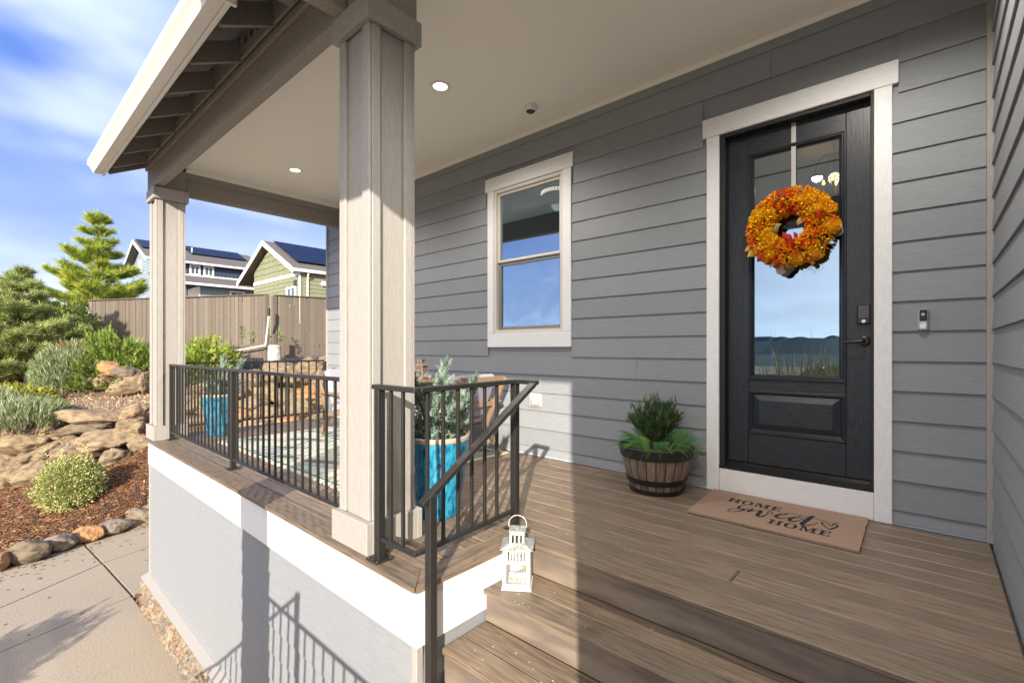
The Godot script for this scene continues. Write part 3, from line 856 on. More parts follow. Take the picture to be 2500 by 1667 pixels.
# ---------------------------------------------------------------- railings
func post(parent: Node3D, x: float, z: float, y0: float, y1: float, w := 0.040) -> void:
	var p := bpart(parent, "post", V(x - w / 2, y0 + 0.005, z - w / 2), V(x + w / 2, y1, z + w / 2), M.iron, 0.002)
	bpart(p, "base_plate", V(x - 0.05, y0 + 0.0005, z - 0.05), V(x + 0.05, y0 + 0.0085, z + 0.05), M.iron, 0.002)
	for sx in [-1, 1]:
		for sz in [-1, 1]:
			var b := MB.new()
			b.lathe([Vector2(0, 0.006), Vector2(0.0045, 0.006), Vector2(0.0065, 0.0)], 6, V(x + 0.038 * sx, y0 + 0.0085, z + 0.038 * sz))
			part(p, "bolt", b.mesh(), M.iron)

func run(parent: Node3D, a: Vector3, b: Vector3, n: int, top: float, bottom: float, y: float, skip := []) -> void:
	var t := 0.016
	for i in n:
		if i in skip: continue
		var p := a.lerp(b, float(i) / (n - 1))
		bpart(parent, "baluster", V(p.x - t / 2, y + bottom, p.z - t / 2), V(p.x + t / 2, y + top, p.z + t / 2), M.iron, 0.0015)

func build_railings() -> void:
	var f := thing("front_railing", "black metal railing with thin balusters between the two porch columns", "railing", V(-4.9, 0, 2.205), "porch railings")
	bar(f, "top_rail", V(-6.96, 0.874, 2.205), V(-2.752, 0.874, 2.205), 0.042, 0.024, M.iron)
	bar(f, "bottom_rail", V(-6.94, 0.088, 2.205), V(-2.752, 0.088, 2.205), 0.026, 0.022, M.iron)
	post(f, -6.925, 2.205, 0, 0.862)
	post(f, -4.88, 2.205, 0, 0.862)
	run(f, V(-6.815, 0, 2.205), V(-4.99, 0, 2.205), 17, 0.862, 0.099, 0)
	run(f, V(-4.77, 0, 2.205), V(-2.83, 0, 2.205), 18, 0.862, 0.099, 0)
	var s := thing("stair_railing", "black metal stair guard with a sloping handrail beside the lantern", "railing", V(-2.1, 0, 1.95), "porch railings")
	var a := V(-2.345, 0, 2.342); var c := V(-2.052, 0, 2.342); var e := V(-2.105, 0, 1.58)
	post(s, a.x, a.z, 0, 0.858)
	post(s, e.x, e.z, 0, 0.858)
	bar(s, "top_rail", V(-2.39, 0.870, 2.342), V(-2.031, 0.870, 2.342), 0.042, 0.024, M.iron)
	bar(s, "top_rail", c + V(0, 0.8695, -0.0215), e + V(0, 0.8695, -0.021), 0.042, 0.024, M.iron)
	bar(s, "bottom_rail", V(-2.324, 0.110, 2.342), V(-2.039, 0.110, 2.342), 0.026, 0.022, M.iron)
	bar(s, "bottom_rail", c + V(0, 0.1095, -0.014), e + V(0, 0.1095, 0.02), 0.026, 0.022, M.iron)
	run(s, V(-2.245, 0, 2.342), V(-2.145, 0, 2.342), 2, 0.858, 0.12, 0)
	run(s, c.lerp(e, 0.10), c.lerp(e, 0.78), 6, 0.858, 0.12, 0)
	# short arm and sloping handrail down to the lower post
	bar(s, "handrail", V(-2.083, 0.871, 1.583), V(-1.925, 0.871, 1.598), 0.042, 0.024, M.iron)
	bar(s, "handrail", V(-1.946, 0.866, 1.600), V(-1.946, 0.372, 2.385), 0.042, 0.026, M.iron)
	bpart(s, "lower_post", V(-1.963, -0.5165, 2.315), V(-1.923, 0.405, 2.355), M.iron, 0.002)
	var g := thing("far_railing", "black metal railing closing the far end of the porch before the boulders", "railing", V(-7.12, 0, 1.1), "porch railings")
	bar(g, "top_rail", V(-7.1, 0.89, 0.27), V(-7.1, 0.89, 2.02), 0.042, 0.024, M.iron)
	bar(g, "bottom_rail", V(-7.1, 0.12, 0.27), V(-7.1, 0.12, 2.02), 0.026, 0.022, M.iron)
	post(g, -7.1, 0.25, 0, 0.878)
	run(g, V(-7.1, 0, 0.38), V(-7.1, 0, 1.93), 15, 0.878, 0.131, 0)
	var l := thing("landing_railing", "black metal railing along the outer side of the landing", "railing", V(-1.8, -0.5, 4.3))
	bar(l, "top_rail", V(-2.42, 0.283, 4.28), V(-0.9, 0.283, 4.28), 0.042, 0.024, M.iron)
	run(l, V(-2.36, 0, 4.28), V(-0.95, 0, 4.28), 13, 0.79, -1.4, -0.52)
	bpart(l, "post", V(-1.80, -1.99, 4.405), V(-1.755, 0.54, 4.45), M.iron)
	bar(l, "handrail", V(-1.74, 0.55, 4.428), V(-3.6, -0.80, 4.428), 0.042, 0.026, M.iron)
	for i in 14:
		var xx := -1.90 - 0.118 * i
		var yt := 0.55 - (-1.74 - xx) * 0.726 - 0.012
		bpart(l, "baluster", V(xx - 0.008, yt - 0.85, 4.42), V(xx + 0.008, yt, 4.436), M.iron, 0.0)
	bar(l, "bottom_rail", V(-1.80, -0.35, 4.428), V(-3.6, -1.66, 4.428), 0.026, 0.022, M.iron)

# ---------------------------------------------------------------- foliage pieces
# a tuft of thin needles round +y
func tuft_mesh(n: int, length: float, width: float, spread: float, sd: int, along := 0.0) -> ArrayMesh:
	var r := RandomNumberGenerator.new()
	r.seed = sd
	var m := MB.new()
	for i in n:
		var a := r.randf() * TAU
		var s := r.randf_range(0.25, 1.0) * spread
		var d := V(cos(a) * sin(s), cos(s), sin(a) * sin(s))
		var o := Vector3.UP * along * r.randf_range(-0.5, 0.5)
		var side := d.cross(V(r.randf() - 0.5, r.randf() - 0.5, r.randf() - 0.5)).normalized() * width * 0.5
		var l := length * r.randf_range(0.75, 1.1)
		var k := d.cross(side).normalized()
		m.tri(o - side, o + side, o + d * l * 0.6 + side * 0.8)
		m.tri(o - side, o + d * l * 0.6 + side * 0.8, o + d * l)
	return m.mesh()

# a feathery spray: scale-like leaves along a curved stem, +y
func spray_mesh(n: int, length: float, sd: int, wide := 0.16) -> ArrayMesh:
	var r := RandomNumberGenerator.new()
	r.seed = sd
	var m := MB.new()
	for i in n:
		var t := (i + 0.5) / n
		var c := V(0.10 * length * t * t, length * t, 0)
		for s in [-1.0, 1.0]:
			var l := length * wide * (1.15 - t) * r.randf_range(0.7, 1.3) + 0.006
			var d := V(s * 0.75, 0.75, r.randf_range(-0.7, 0.7)).normalized()
			var w := d.cross(V(r.randf_range(-0.4, 0.4), 0, 1)).normalized() * l * 0.17
			var k := d.cross(w).normalized()
			m.tri(c - w, c + w, c + d * l)
			m.tri(c - w * 0.5 + d * l * 0.35, c + d * l * 0.55 + V(0, l * 0.5, s * l * 0.25), c + w * 0.5 + d * l * 0.5)
	return m.mesh()

func leaf_mesh(l: float, w: float) -> ArrayMesh:
	var m := MB.new()
	var a := Vector3.ZERO; var t := V(0, l, l * 0.12)
	var p := V(w / 2, l * 0.5, w * 0.16); var q := V(-w / 2, l * 0.5, w * 0.16); var c := V(0, l * 0.5, 0)
	m.tri(a, p, c); m.tri(c, p, t); m.tri(a, c, q); m.tri(q, c, t)
	return m.mesh()

func aim(d: Vector3, roll := 0.0) -> Basis:
	d = d.normalized()
	var s := d.cross(V(0.31, 0.2, 0.93)).normalized()
	return Basis(s, d, s.cross(d)) * Basis(Vector3.UP, roll)

func vary(c: Color, a := 0.2) -> Color:
	var k := R(1.0 - a, 1.0 + a)
	return Color(c.r * k * R(0.92, 1.08), c.g * k, c.b * k * R(0.9, 1.1))

func dome(dense := 0.35) -> Vector3:
	var d := V(rng.randfn(), absf(rng.randfn()) - dense, rng.randfn()).normalized()
	return d

# leafy bush: shell of leaves round an ellipsoid
func leaf_bush(called: String, label: String, at: Vector3, r: Vector3, n: int, mesh: Mesh, cols: Array, tall := 0.0) -> void:
	var t := thing(called, label, "shrub", at)
	var st := MB.new()
	st.tube([at, at + V(0.02, r.y * 0.6, 0.01), at + V(0, r.y, 0)], [0.03, 0.022, 0.01], 6)
	for i in 9:
		var d := dome(0.2)
		st.tube([at + V(0, r.y * 0.3, 0), at + V(0, r.y, 0) + d * r * 0.75], [0.012, 0.004], 4)
	part(t, "stem", st.mesh(), M.bark)
	var c := Copies12.new()
	var nz := FastNoiseLite.new()
	nz.seed = 7; nz.frequency = 1.4
	for i in n:
		var d := V(rng.randfn(), rng.randfn(), rng.randfn()).normalized()
		var k := 1.0 + 0.35 * nz.get_noise_3dv(d * 2.2 + at)
		var q := d * r * k * pow(rng.randf(), 0.28)
		var p := at + V(0, r.y * 0.92, 0) + q
		if p.y < at.y: p.y = at.y + R(0.0, 0.1)
		c.add(Transform3D(aim(d + V(R(-0.8, 0.8), R(-0.3, 0.9), R(-0.8, 0.8)), R(0, TAU)).scaled(Vector3.ONE * R(0.7, 1.2)), p), vary(cols[rng.randi() % cols.size()]))
	if tall > 0.0:
		for s in 7:
			var o := at + V(R(-0.6, 0.6) * r.x, r.y * 1.7, R(-0.6, 0.6) * r.z)
			var e := o + V(R(-0.12, 0.12), tall * R(0.5, 1.0), R(-0.12, 0.12))
			for i in 22:
				c.add(Transform3D(aim(V(R(-1, 1), R(0.2, 1), R(-1, 1)), R(0, TAU)), o.lerp(e, i / 22.0)), vary(cols[0]))
	multi(t, "foliage", mesh, M.leaf, c, "stuff")

# shrub made of sprays that fan out of the base
func spray_bush(called: String, label: String, at: Vector3, r: Vector3, n: int, mesh: Mesh, cols: Array, lean := Vector3.ZERO, upright := 0.4, size := 1.0, inner := 0.35) -> void:
	var t := thing(called, label, "shrub", at)
	var st := MB.new()
	for i in 12:
		var d := dome(0.0)
		st.tube([at, at + d * r * 0.4 + V(0, r.y * 0.15, 0), at + d * r * 0.8 + lean * 0.5], [0.02, 0.014, 0.005], 4)
	part(t, "stem", st.mesh(), M.bark)
	multi(t, "foliage", mesh, M.needle, spray_fill(at, r, n, cols, lean, upright, size, inner), "stuff")

func spray_fill(at: Vector3, r: Vector3, n: int, cols: Array, lean: Vector3, upright: float, size: float, inner: float) -> Copies12:
	var c := Copies12.new()
	var nz := FastNoiseLite.new()
	nz.seed = 3; nz.frequency = 1.0
	for i in n:
		var d := dome(0.15)
		var k := 1.0 + 0.5 * nz.get_noise_3dv(d * 1.7 + at)
		var f := pow(R(inner * inner, 1.0), 0.5)
		var p := at + d * r * k * f + lean * f
		if p.y < at.y: p.y = at.y + R(0, 0.05)
		c.add(Transform3D(aim(d * r / r.length() * 1.6 + Vector3.UP * upright + lean * 0.6 + V(R(-0.4, 0.4), R(-0.3, 0.3), R(-0.4, 0.4)), R(0, TAU)).scaled(Vector3.ONE * size * R(0.7, 1.25)), p), vary(cols[rng.randi() % cols.size()]))
	return c

func pine(label: String, at: Vector3, height: float, rad: float, levels: int, tufts: Mesh, cols: Array, fat := 1.0, low := 0.08) -> void:
	var t := thing("pine_tree", label, "tree", at)
	var tr := MB.new()
	tr.tube([at - V(0, 0.2, 0), at + V(0.03, height * 0.35, 0.02), at + V(-0.02, height * 0.7, 0), at + V(0, height, 0)], [height * 0.022, height * 0.016, height * 0.009, 0.008], 8)
	part(t, "trunk", tr.mesh(), M.bark)
	var br := MB.new()
	var c := Copies12.new()
	var lv := 0
	while lv < levels:
		var f := low + (1.0 - low) * lv / float(levels)
		var y := height * f
		var reach := rad * (1.0 - f * 0.93) * (0.65 + 0.35 * minf(1.0, (f + 0.12) * 4.0))
		var nb := 7 if f < 0.6 else 5
		for i in nb:
			var a := TAU * (i + R(-0.25, 0.25)) / nb + lv * 1.1
			var ln := reach * R(0.75, 1.15)
			var e := V(cos(a) * ln, ln * R(0.15, 0.5) + 0.05, sin(a) * ln)
			var o := at + V(0, y + R(-0.1, 0.1), 0)
			var mid := o + e * 0.55 - V(0, ln * 0.10, 0)
			br.tube([o, mid, o + e], [0.012 + 0.012 * ln, 0.006 + 0.006 * ln, 0.004], 4)
			var side := e.cross(Vector3.UP).normalized()
			var steps := maxi(3, int(ln / 0.105))
			for k in steps:
				var g := 0.22 + 0.78 * (k + 1.0) / steps
				var p: Vector3 = o.lerp(mid, g / 0.55) if g < 0.55 else mid.lerp(o + e, (g - 0.55) / 0.45)
				for s in [-1.0, 1.0]:
					var tw: float = ln * 0.36 * (1.25 - g) + 0.05
					for q in [0.45, 1.0]:
						var pp: Vector3 = p + (side * s * R(0.6, 1.1) + e.normalized() * 0.6 + V(0, R(0.0, 0.35), 0)) * tw * q
						c.add(Transform3D(aim(side * s * 0.5 + e.normalized() * 0.8 + V(R(-0.2, 0.2), 0.75, R(-0.2, 0.2)), R(0, TAU)).scaled(Vector3.ONE * fat * R(0.75, 1.15)), pp), vary(cols[rng.randi() % cols.size()]))
			c.add(Transform3D(aim(e + V(0, 0.3, 0), R(0, TAU)).scaled(Vector3.ONE * fat), o + e), vary(cols[0]))
		lv += 1
	for i in 10:
		c.add(Transform3D(aim(V(R(-0.4, 0.4), 1, R(-0.4, 0.4)), R(0, TAU)).scaled(Vector3.ONE * fat), at + V(0, height * (0.93 + 0.008 * i), 0)), vary(cols[0]))
	part(t, "branches", br.mesh(), M.bark)
	multi(t, "crown", tufts, M.needle, c, "stuff")

# ---------------------------------------------------------------- porch objects
func blue_planter(at: Vector3, label: String) -> void:
	var t := thing("planter", label, "planter", at, "teal planters with blue junipers")
	var m := MB.new()
	var prof := [Vector2(0.0, 0.0), Vector2(0.125, 0.0), Vector2(0.135, 0.012), Vector2(0.165, 0.20), Vector2(0.190, 0.40), Vector2(0.197, 0.478)]
	m.lathe(prof, 48, at)
	part(t, "pot", m.mesh(), M.teal)
	var rm := MB.new()
	rm.lathe([Vector2(0.197, 0.478), Vector2(0.203, 0.486), Vector2(0.202, 0.506), Vector2(0.194, 0.512), Vector2(0.180, 0.510), Vector2(0.176, 0.49), Vector2(0.172, 0.45)], 48, at)
	part(t, "rim", rm.mesh(), M.clay)
	var so := MB.new()
	so.lathe([Vector2(0.173, 0.455), Vector2(0.10, 0.47), Vector2(0.0, 0.475)], 24, at)
	part(t, "soil", so.mesh(), M.mulch_bed)
	var st := MB.new()
	var c := Copies12.new()
	var cols := [Color(0.16, 0.235, 0.19), Color(0.20, 0.285, 0.235), Color(0.26, 0.34, 0.29), Color(0.115, 0.175, 0.13)]
	for i in 9:
		var a := TAU * i / 9.0 + R(-0.3, 0.3)
		var d := V(cos(a) * R(0.10, 0.24), R(0.16, 0.44), sin(a) * R(0.10, 0.24))
		if i == 2: d = V(0.02, 0.50, -0.03)
		var o := at + V(d.x * 0.3, 0.46, d.z * 0.3)
		st.tube([o, o + d * 0.6, o + d], [0.009, 0.006, 0.003], 5)
		for k in 95:
			var g := pow(rng.randf(), 0.8)
			var rr: float = 0.085 * (1.1 - g)
			var p := o + d * g + V(rng.randfn(), rng.randfn(), rng.randfn()) * rr * 0.55
			c.add(Transform3D(aim(d.normalized() * 1.1 + V(R(-1, 1), R(-0.4, 1), R(-1, 1)), R(0, TAU)).scaled(Vector3.ONE * R(0.7, 1.2)), p), vary(cols[rng.randi() % 4], 0.15))
	var pl := part(t, "juniper", st.mesh(), M.bark)
	multi(pl, "foliage", spray_mesh(8, 0.075, 5, 0.30), M.needle, c, "stuff")

func barrel_planter() -> void:
	var at := V(-1.82, 0.0, 0.285)
	var t := thing("barrel_planter", "half-barrel style planter with black hoops holding ferns and a cedar", "planter", at)
	var w := MB.new()
	var n := 22
	# staves, each one slightly rounded
	var stave_m := [mat(Color(0.30, 0.215, 0.175), 0.4, {"tex": ntex(70, 0.02, grey(0.80, 1.0), 256, 5), "sc": V(9, 1.2, 9)}), mat(Color(0.255, 0.18, 0.145), 0.4, {"tex": ntex(71, 0.02, grey(0.72, 1.0), 256, 5), "sc": V(9, 1.2, 9)})]
	var prof := [Vector2(0.182, 0.012), Vector2(0.200, 0.06), Vector2(0.219, 0.13), Vector2(0.238, 0.20), Vector2(0.250, 0.265)]
	for i in n:
		var m := MB.new()
		var a0 := TAU * (i + 0.055) / n; var a1 := TAU * (i + 0.945) / n
		for k in prof.size() - 1:
			var p: Vector2 = prof[k]; var q: Vector2 = prof[k + 1]
			for s in 4:
				var b0 := lerpf(a0, a1, s / 4.0); var b1 := lerpf(a0, a1, (s + 1) / 4.0)
				var e0 := 0.005 * sin(PI * s / 4.0); var e1 := 0.005 * sin(PI * (s + 1) / 4.0)
				m.quad(at + V(cos(b1) * (p.x + e1), p.y, sin(b1) * (p.x + e1)), at + V(cos(b0) * (p.x + e0), p.y, sin(b0) * (p.x + e0)), at + V(cos(b0) * (q.x + e0), q.y, sin(b0) * (q.x + e0)), at + V(cos(b1) * (q.x + e1), q.y, sin(b1) * (q.x + e1)))
		part(t, "stave", m.mesh(), stave_m[i % 2])
	var liner := MB.new()
	liner.lathe([Vector2(0.0, 0.001), Vector2(0.178, 0.001), Vector2(0.181, 0.012), Vector2(0.199, 0.06), Vector2(0.218, 0.13), Vector2(0.237, 0.20), Vector2(0.249, 0.265)], 44, at)
	part(t, "liner", liner.mesh(), M.black_matt)
	for hp in [[0.004, 0.034], [0.070, 0.115]]:
		var r0: float = lerpf(0.182, 0.250, hp[0] / 0.265) + 0.014; var r1: float = lerpf(0.182, 0.250, hp[1] / 0.265) + 0.014
		var hm := MB.new()
		hm.lathe([Vector2(r0 - 0.014, hp[0]), Vector2(r0, hp[0] + 0.003), Vector2(r1, hp[1] - 0.003), Vector2(r1 - 0.014, hp[1])], 48, at)
		part(t, "hoop", hm.mesh(), M.black)
	var rim := MB.new()
	rim.lathe([Vector2(0.250, 0.258), Vector2(0.262, 0.262), Vector2(0.276, 0.335), Vector2(0.270, 0.342), Vector2(0.255, 0.335), Vector2(0.245, 0.30)], 48, at)
	part(t, "rim", rim.mesh(), M.black_matt)
	var so := MB.new()
	so.lathe([Vector2(0.247, 0.305), Vector2(0.0, 0.315)], 24, at)
	part(t, "soil", so.mesh(), M.mulch_bed)
	# ferns
	var fr := []
	for v in 3:
		var m := MB.new()
		var nn := 16
		var ln := 0.19
		for i in nn:
			var s := (i + 0.6) / nn
			var c := V(0, ln * s * (1.0 - 0.30 * s), -ln * 0.62 * s * s)
			for sd in [-1.0, 1.0]:
				var l := 0.034 * sin(PI * minf(1.0, 0.18 + s * 0.86)) + 0.004
				var tip := c + V(sd * l, l * 0.35, -0.004)
				var k := V(0, 0.0045, 0)
				m.tri(c - k * 0.9, tip, c + k * 0.9) if sd > 0 else m.tri(c + k * 0.9, tip, c - k * 0.9)
		m.tube([Vector3.ZERO, V(0, ln * 0.42, -ln * 0.155), V(0, ln * 0.68, -ln * 0.55)], [0.0016, 0.0013, 0.0008], 4)
		fr.append(m.mesh())
	var fm := []
	for c in [Color(0.13, 0.33, 0.08), Color(0.09, 0.27, 0.10), Color(0.18, 0.38, 0.09), Color(0.07, 0.25, 0.15)]:
		fm.append(mat(c, 0.4, {"back": Color(0.4, 0.5, 0.25)}))
	for i in 78:
		var a := TAU * i / 78.0 + R(-0.1, 0.1)
		var rr := R(0.14, 0.22)
		var tilt := R(0.5, 1.5) if i % 3 else R(0.05, 0.5)
		var d := V(cos(a) * sin(tilt), cos(tilt) * 0.9 + 0.12, sin(a) * sin(tilt)).normalized()
		var o := at + V(cos(a) * rr, 0.325, sin(a) * rr)
		if o.z + d.z * 0.19 < 0.03: d = V(d.x, absf(d.y) + 0.5, maxf(d.z, 0.0)).normalized()
		var outv := V(cos(a), 0, sin(a))
		var zz := (outv - d * d.dot(outv)).normalized() * -1.0
		if zz.length() < 0.5: zz = Vector3.UP
		part(t, "fern_frond", fr[i % 3], fm[i % 4], Transform3D(Basis(d.cross(zz), d, zz).scaled(Vector3.ONE * R(0.75, 1.15)), o))
	# cedar
	var st := MB.new()
	var cp := Copies12.new()
	var cols := [Color(0.045, 0.095, 0.035), Color(0.060, 0.120, 0.046), Color(0.080, 0.145, 0.055), Color(0.085, 0.115, 0.048)]
	for i in 26:
		var a := TAU * i * 0.381966
		var f := i / 26.0
		var sp := R(0.35, 1.0)
		var d := V(cos(a) * 0.24 * sp, R(0.12, 0.26) + 0.16 * (1.0 - sp), sin(a) * 0.17 * sp)
		if i < 3: d = V([0.0, -0.07, 0.09][i], 0.39 - 0.03 * i, [0.02, 0.0, 0.03][i])
		var o := at + V(0, 0.31, 0)
		if o.z + d.z < 0.05: d.z = -0.20
		st.tube([o, o + d * 0.5 + V(0, 0.02, 0), o + d], [0.006, 0.004, 0.002], 4)
		for k in 42:
			var g := R(0.25, 1.0)
			var p := o + d * g + V(0, 0.02 * sin(PI * g), 0) + V(rng.randfn(), rng.randfn(), rng.randfn()) * 0.016
			p.z = maxf(p.z, 0.03)
			cp.add(Transform3D(aim(d.normalized() * 1.2 + V(R(-0.8, 0.8), R(-0.2, 0.8), R(-0.8, 0.8)), R(0, TAU)).scaled(Vector3.ONE * R(0.7, 1.2)), p), vary(cols[rng.randi() % 4]))
	var ce := part(t, "cedar", st.mesh(), M.bark)
	multi(ce, "foliage", spray_mesh(9, 0.062, 9, 0.22), M.needle, cp, "stuff")

func ribbon(m: MB, pts: Array, y: float) -> void:
	# Catmull-Rom through [x, z, half width], laid flat as a raised strip of print
	var fine := []
	for i in pts.size() - 1:
		var p0: Array = pts[maxi(i - 1, 0)]; var p1: Array = pts[i]; var p2: Array = pts[i + 1]; var p3: Array = pts[mini(i + 2, pts.size() - 1)]
		for s in 6:
			var t := s / 6.0
			var q := []
			for k in 3: q.append(0.5 * (2 * p1[k] + (p2[k] - p0[k]) * t + (2 * p0[k] - 5 * p1[k] + 4 * p2[k] - p3[k]) * t * t + (3 * p1[k] - p0[k] - 3 * p2[k] + p3[k]) * t * t * t))
			fine.append(q)
	fine.append(pts[-1])
	for i in fine.size() - 1:
		var a := V(fine[i][0], y, fine[i][1]); var b := V(fine[i + 1][0], y, fine[i + 1][1])
		if a.distance_to(b) < 1e-5: continue
		var d := (b - a).normalized()
		var s := d.cross(Vector3.UP)
		var wa: float = maxf(fine[i][2], 0.0012) * 1.7; var wb: float = maxf(fine[i + 1][2], 0.0012) * 1.7
		var yy := V(0, 0.00002 * i, 0)
		m.quad(a - s * wa + yy, a + s * wa + yy, b + d * wb * 0.35 + s * wb + yy, b + d * wb * 0.35 - s * wb + yy)

func doormat() -> void:
	var at := V(-1.015, 0, 0.34)
	var t := thing("doormat", "tan coir doormat printed with HOME sweet HOME and a heart", "doormat", at)
	var m := MB.new()
	var pts := PackedVector2Array()
	# slightly ragged outline
	for s in [[Vector2(-1.478, 0.028), Vector2(-0.553, 0.028)], [Vector2(-0.553, 0.028), Vector2(-0.541, 0.657)], [Vector2(-0.541, 0.657), Vector2(-1.443, 0.640)], [Vector2(-1.443, 0.640), Vector2(-1.478, 0.028)]]:
		for i in 24: pts.append(s[0].lerp(s[1], i / 24.0) + Vector2(R(-0.002, 0.002), R(-0.002, 0.002)))
	m.prism(pts, Basis(Vector3.RIGHT, Vector3.BACK, Vector3.UP), Vector3.ZERO, 0.003, 0.016)
	part(t, "coir_pile", m.mesh(), M.coir)
	var bk := MB.new()
	bk.prism(PackedVector2Array([Vector2(-1.478, 0.030), Vector2(-0.553, 0.030), Vector2(-0.539, 0.660), Vector2(-1.444, 0.643)]), Basis(Vector3.RIGHT, Vector3.BACK, Vector3.UP), Vector3.ZERO, 0.0005, 0.003)
	part(t, "rubber_backing", bk.mesh(), M.black_matt)
	var ink := mat(Color(0.012, 0.011, 0.012), 0.9)
	var f := SystemFont.new()
	f.font_names = PackedStringArray(["Droid Serif"])
	f.font_weight = 700
	for w in [[-1.153, 0.222, 0.326], [-0.845, 0.496, 0.318]]:
		var tm := TextMesh.new()
		tm.font = f
		tm.text = "HOME"
		tm.font_size = 64
		tm.pixel_size = 0.001
		tm.depth = 0.001
		var box := tm.get_aabb()
		var sx: float = w[2] / maxf(box.size.x, 0.001)
		var sy := 0.088 / maxf(box.size.y, 0.001)
		var o := MeshInstance3D.new()
		o.name = "lettering"
		o.mesh = tm
		o.material_override = ink
		t.add_child(o, true)
		var b := Basis(Vector3.RIGHT * sx, V(0, 0, -1) * sy, V(0, 1, 0))
		o.global_transform = Transform3D(b, V(w[0], 0.0168, w[1]) - b * V(box.get_center().x, box.get_center().y, 0))
	var sw := MB.new()
	for s in [
		[[-1.1851, 0.2884, 0.0014], [-1.2067, 0.2964, 0.0029], [-1.2154, 0.3451, 0.0046], [-1.2022, 0.3735, 0.0054], [-1.1735, 0.3696, 0.0054], [-1.1817, 0.4159, 0.0041], [-1.21, 0.4638, 0.0021], [-1.2338, 0.4763, 0.0021], [-1.2477, 0.4588, 0.0019], [-1.2388, 0.417, 0.0017], [-1.2103, 0.3898, 0.0017], [-1.1735, 0.3696, 0.0017], [-1.1552, 0.3281, 0.0017]],
		[[-1.1434, 0.3248, 0.0017], [-1.1328, 0.3333, 0.0054], [-1.146, 0.3859, 0.0054], [-1.1361, 0.3997, 0.0033], [-1.1163, 0.3647, 0.0017], [-1.0839, 0.3305, 0.0058], [-1.0813, 0.4225, 0.007], [-1.0712, 0.4468, 0.007], [-1.0523, 0.4431, 0.0046], [-1.0402, 0.3776, 0.0017], [-1.0445, 0.3251, 0.0017], [-1.0398, 0.2931, 0.0017], [-1.0245, 0.3073, 0.0017], [-1.0205, 0.3516, 0.0017], [-1.0419, 0.3537, 0.0014]],
		[[-1.0124, 0.3612, 0.0014], [-0.9771, 0.3432, 0.0017], [-0.9522, 0.3043, 0.0029], [-0.9452, 0.2812, 0.0025], [-0.9652, 0.2888, 0.0017], [-0.9828, 0.3349, 0.0046], [-0.9886, 0.3798, 0.0058], [-0.9686, 0.401, 0.005], [-0.9391, 0.3779, 0.0021], [-0.9166, 0.3385, 0.0017]],
		[[-0.9193, 0.3635, 0.0017], [-0.8941, 0.3378, 0.0017], [-0.8746, 0.3011, 0.0029], [-0.8723, 0.2828, 0.0021], [-0.8901, 0.2986, 0.0017], [-0.9069, 0.3493, 0.005], [-0.9107, 0.3971, 0.0062], [-0.8913, 0.411, 0.005], [-0.8661, 0.3683, 0.0021], [-0.8491, 0.2978, 0.0017]],
		[[-0.8032, 0.2163, 0.0033], [-0.8183, 0.238, 0.007], [-0.8284, 0.3112, 0.0079], [-0.8389, 0.398, 0.0079], [-0.8385, 0.4308, 0.0062], [-0.8186, 0.4323, 0.0037], [-0.791, 0.3854, 0.0019], [-0.7704, 0.3309, 0.0014]]]:
		ribbon(sw, s, 0.0166)
	part(t, "script_lettering", sw.mesh(), ink)
	var ht := MB.new()
	for s in [
		[[-0.9554, 0.2886, 0.0019], [-0.9426, 0.2653, 0.0017], [-0.8937, 0.2588, 0.0017], [-0.8284, 0.2665, 0.0017], [-0.7657, 0.2711, 0.0017], [-0.7143, 0.284, 0.0017], [-0.694, 0.2796, 0.0021], [-0.6836, 0.2597, 0.0021]],
		[[-0.7028, 0.4086, 0.0029], [-0.7296, 0.3751, 0.0025], [-0.7542, 0.3301, 0.0025], [-0.7467, 0.3037, 0.0025], [-0.7231, 0.322, 0.0021], [-0.7065, 0.3428, 0.0021], [-0.6945, 0.3025, 0.0025], [-0.6774, 0.308, 0.0029], [-0.6787, 0.3471, 0.0029], [-0.7025, 0.4111, 0.0029]]]:
		ribbon(ht, s, 0.0172)
	part(t, "heart_flourish", ht.mesh(), ink)

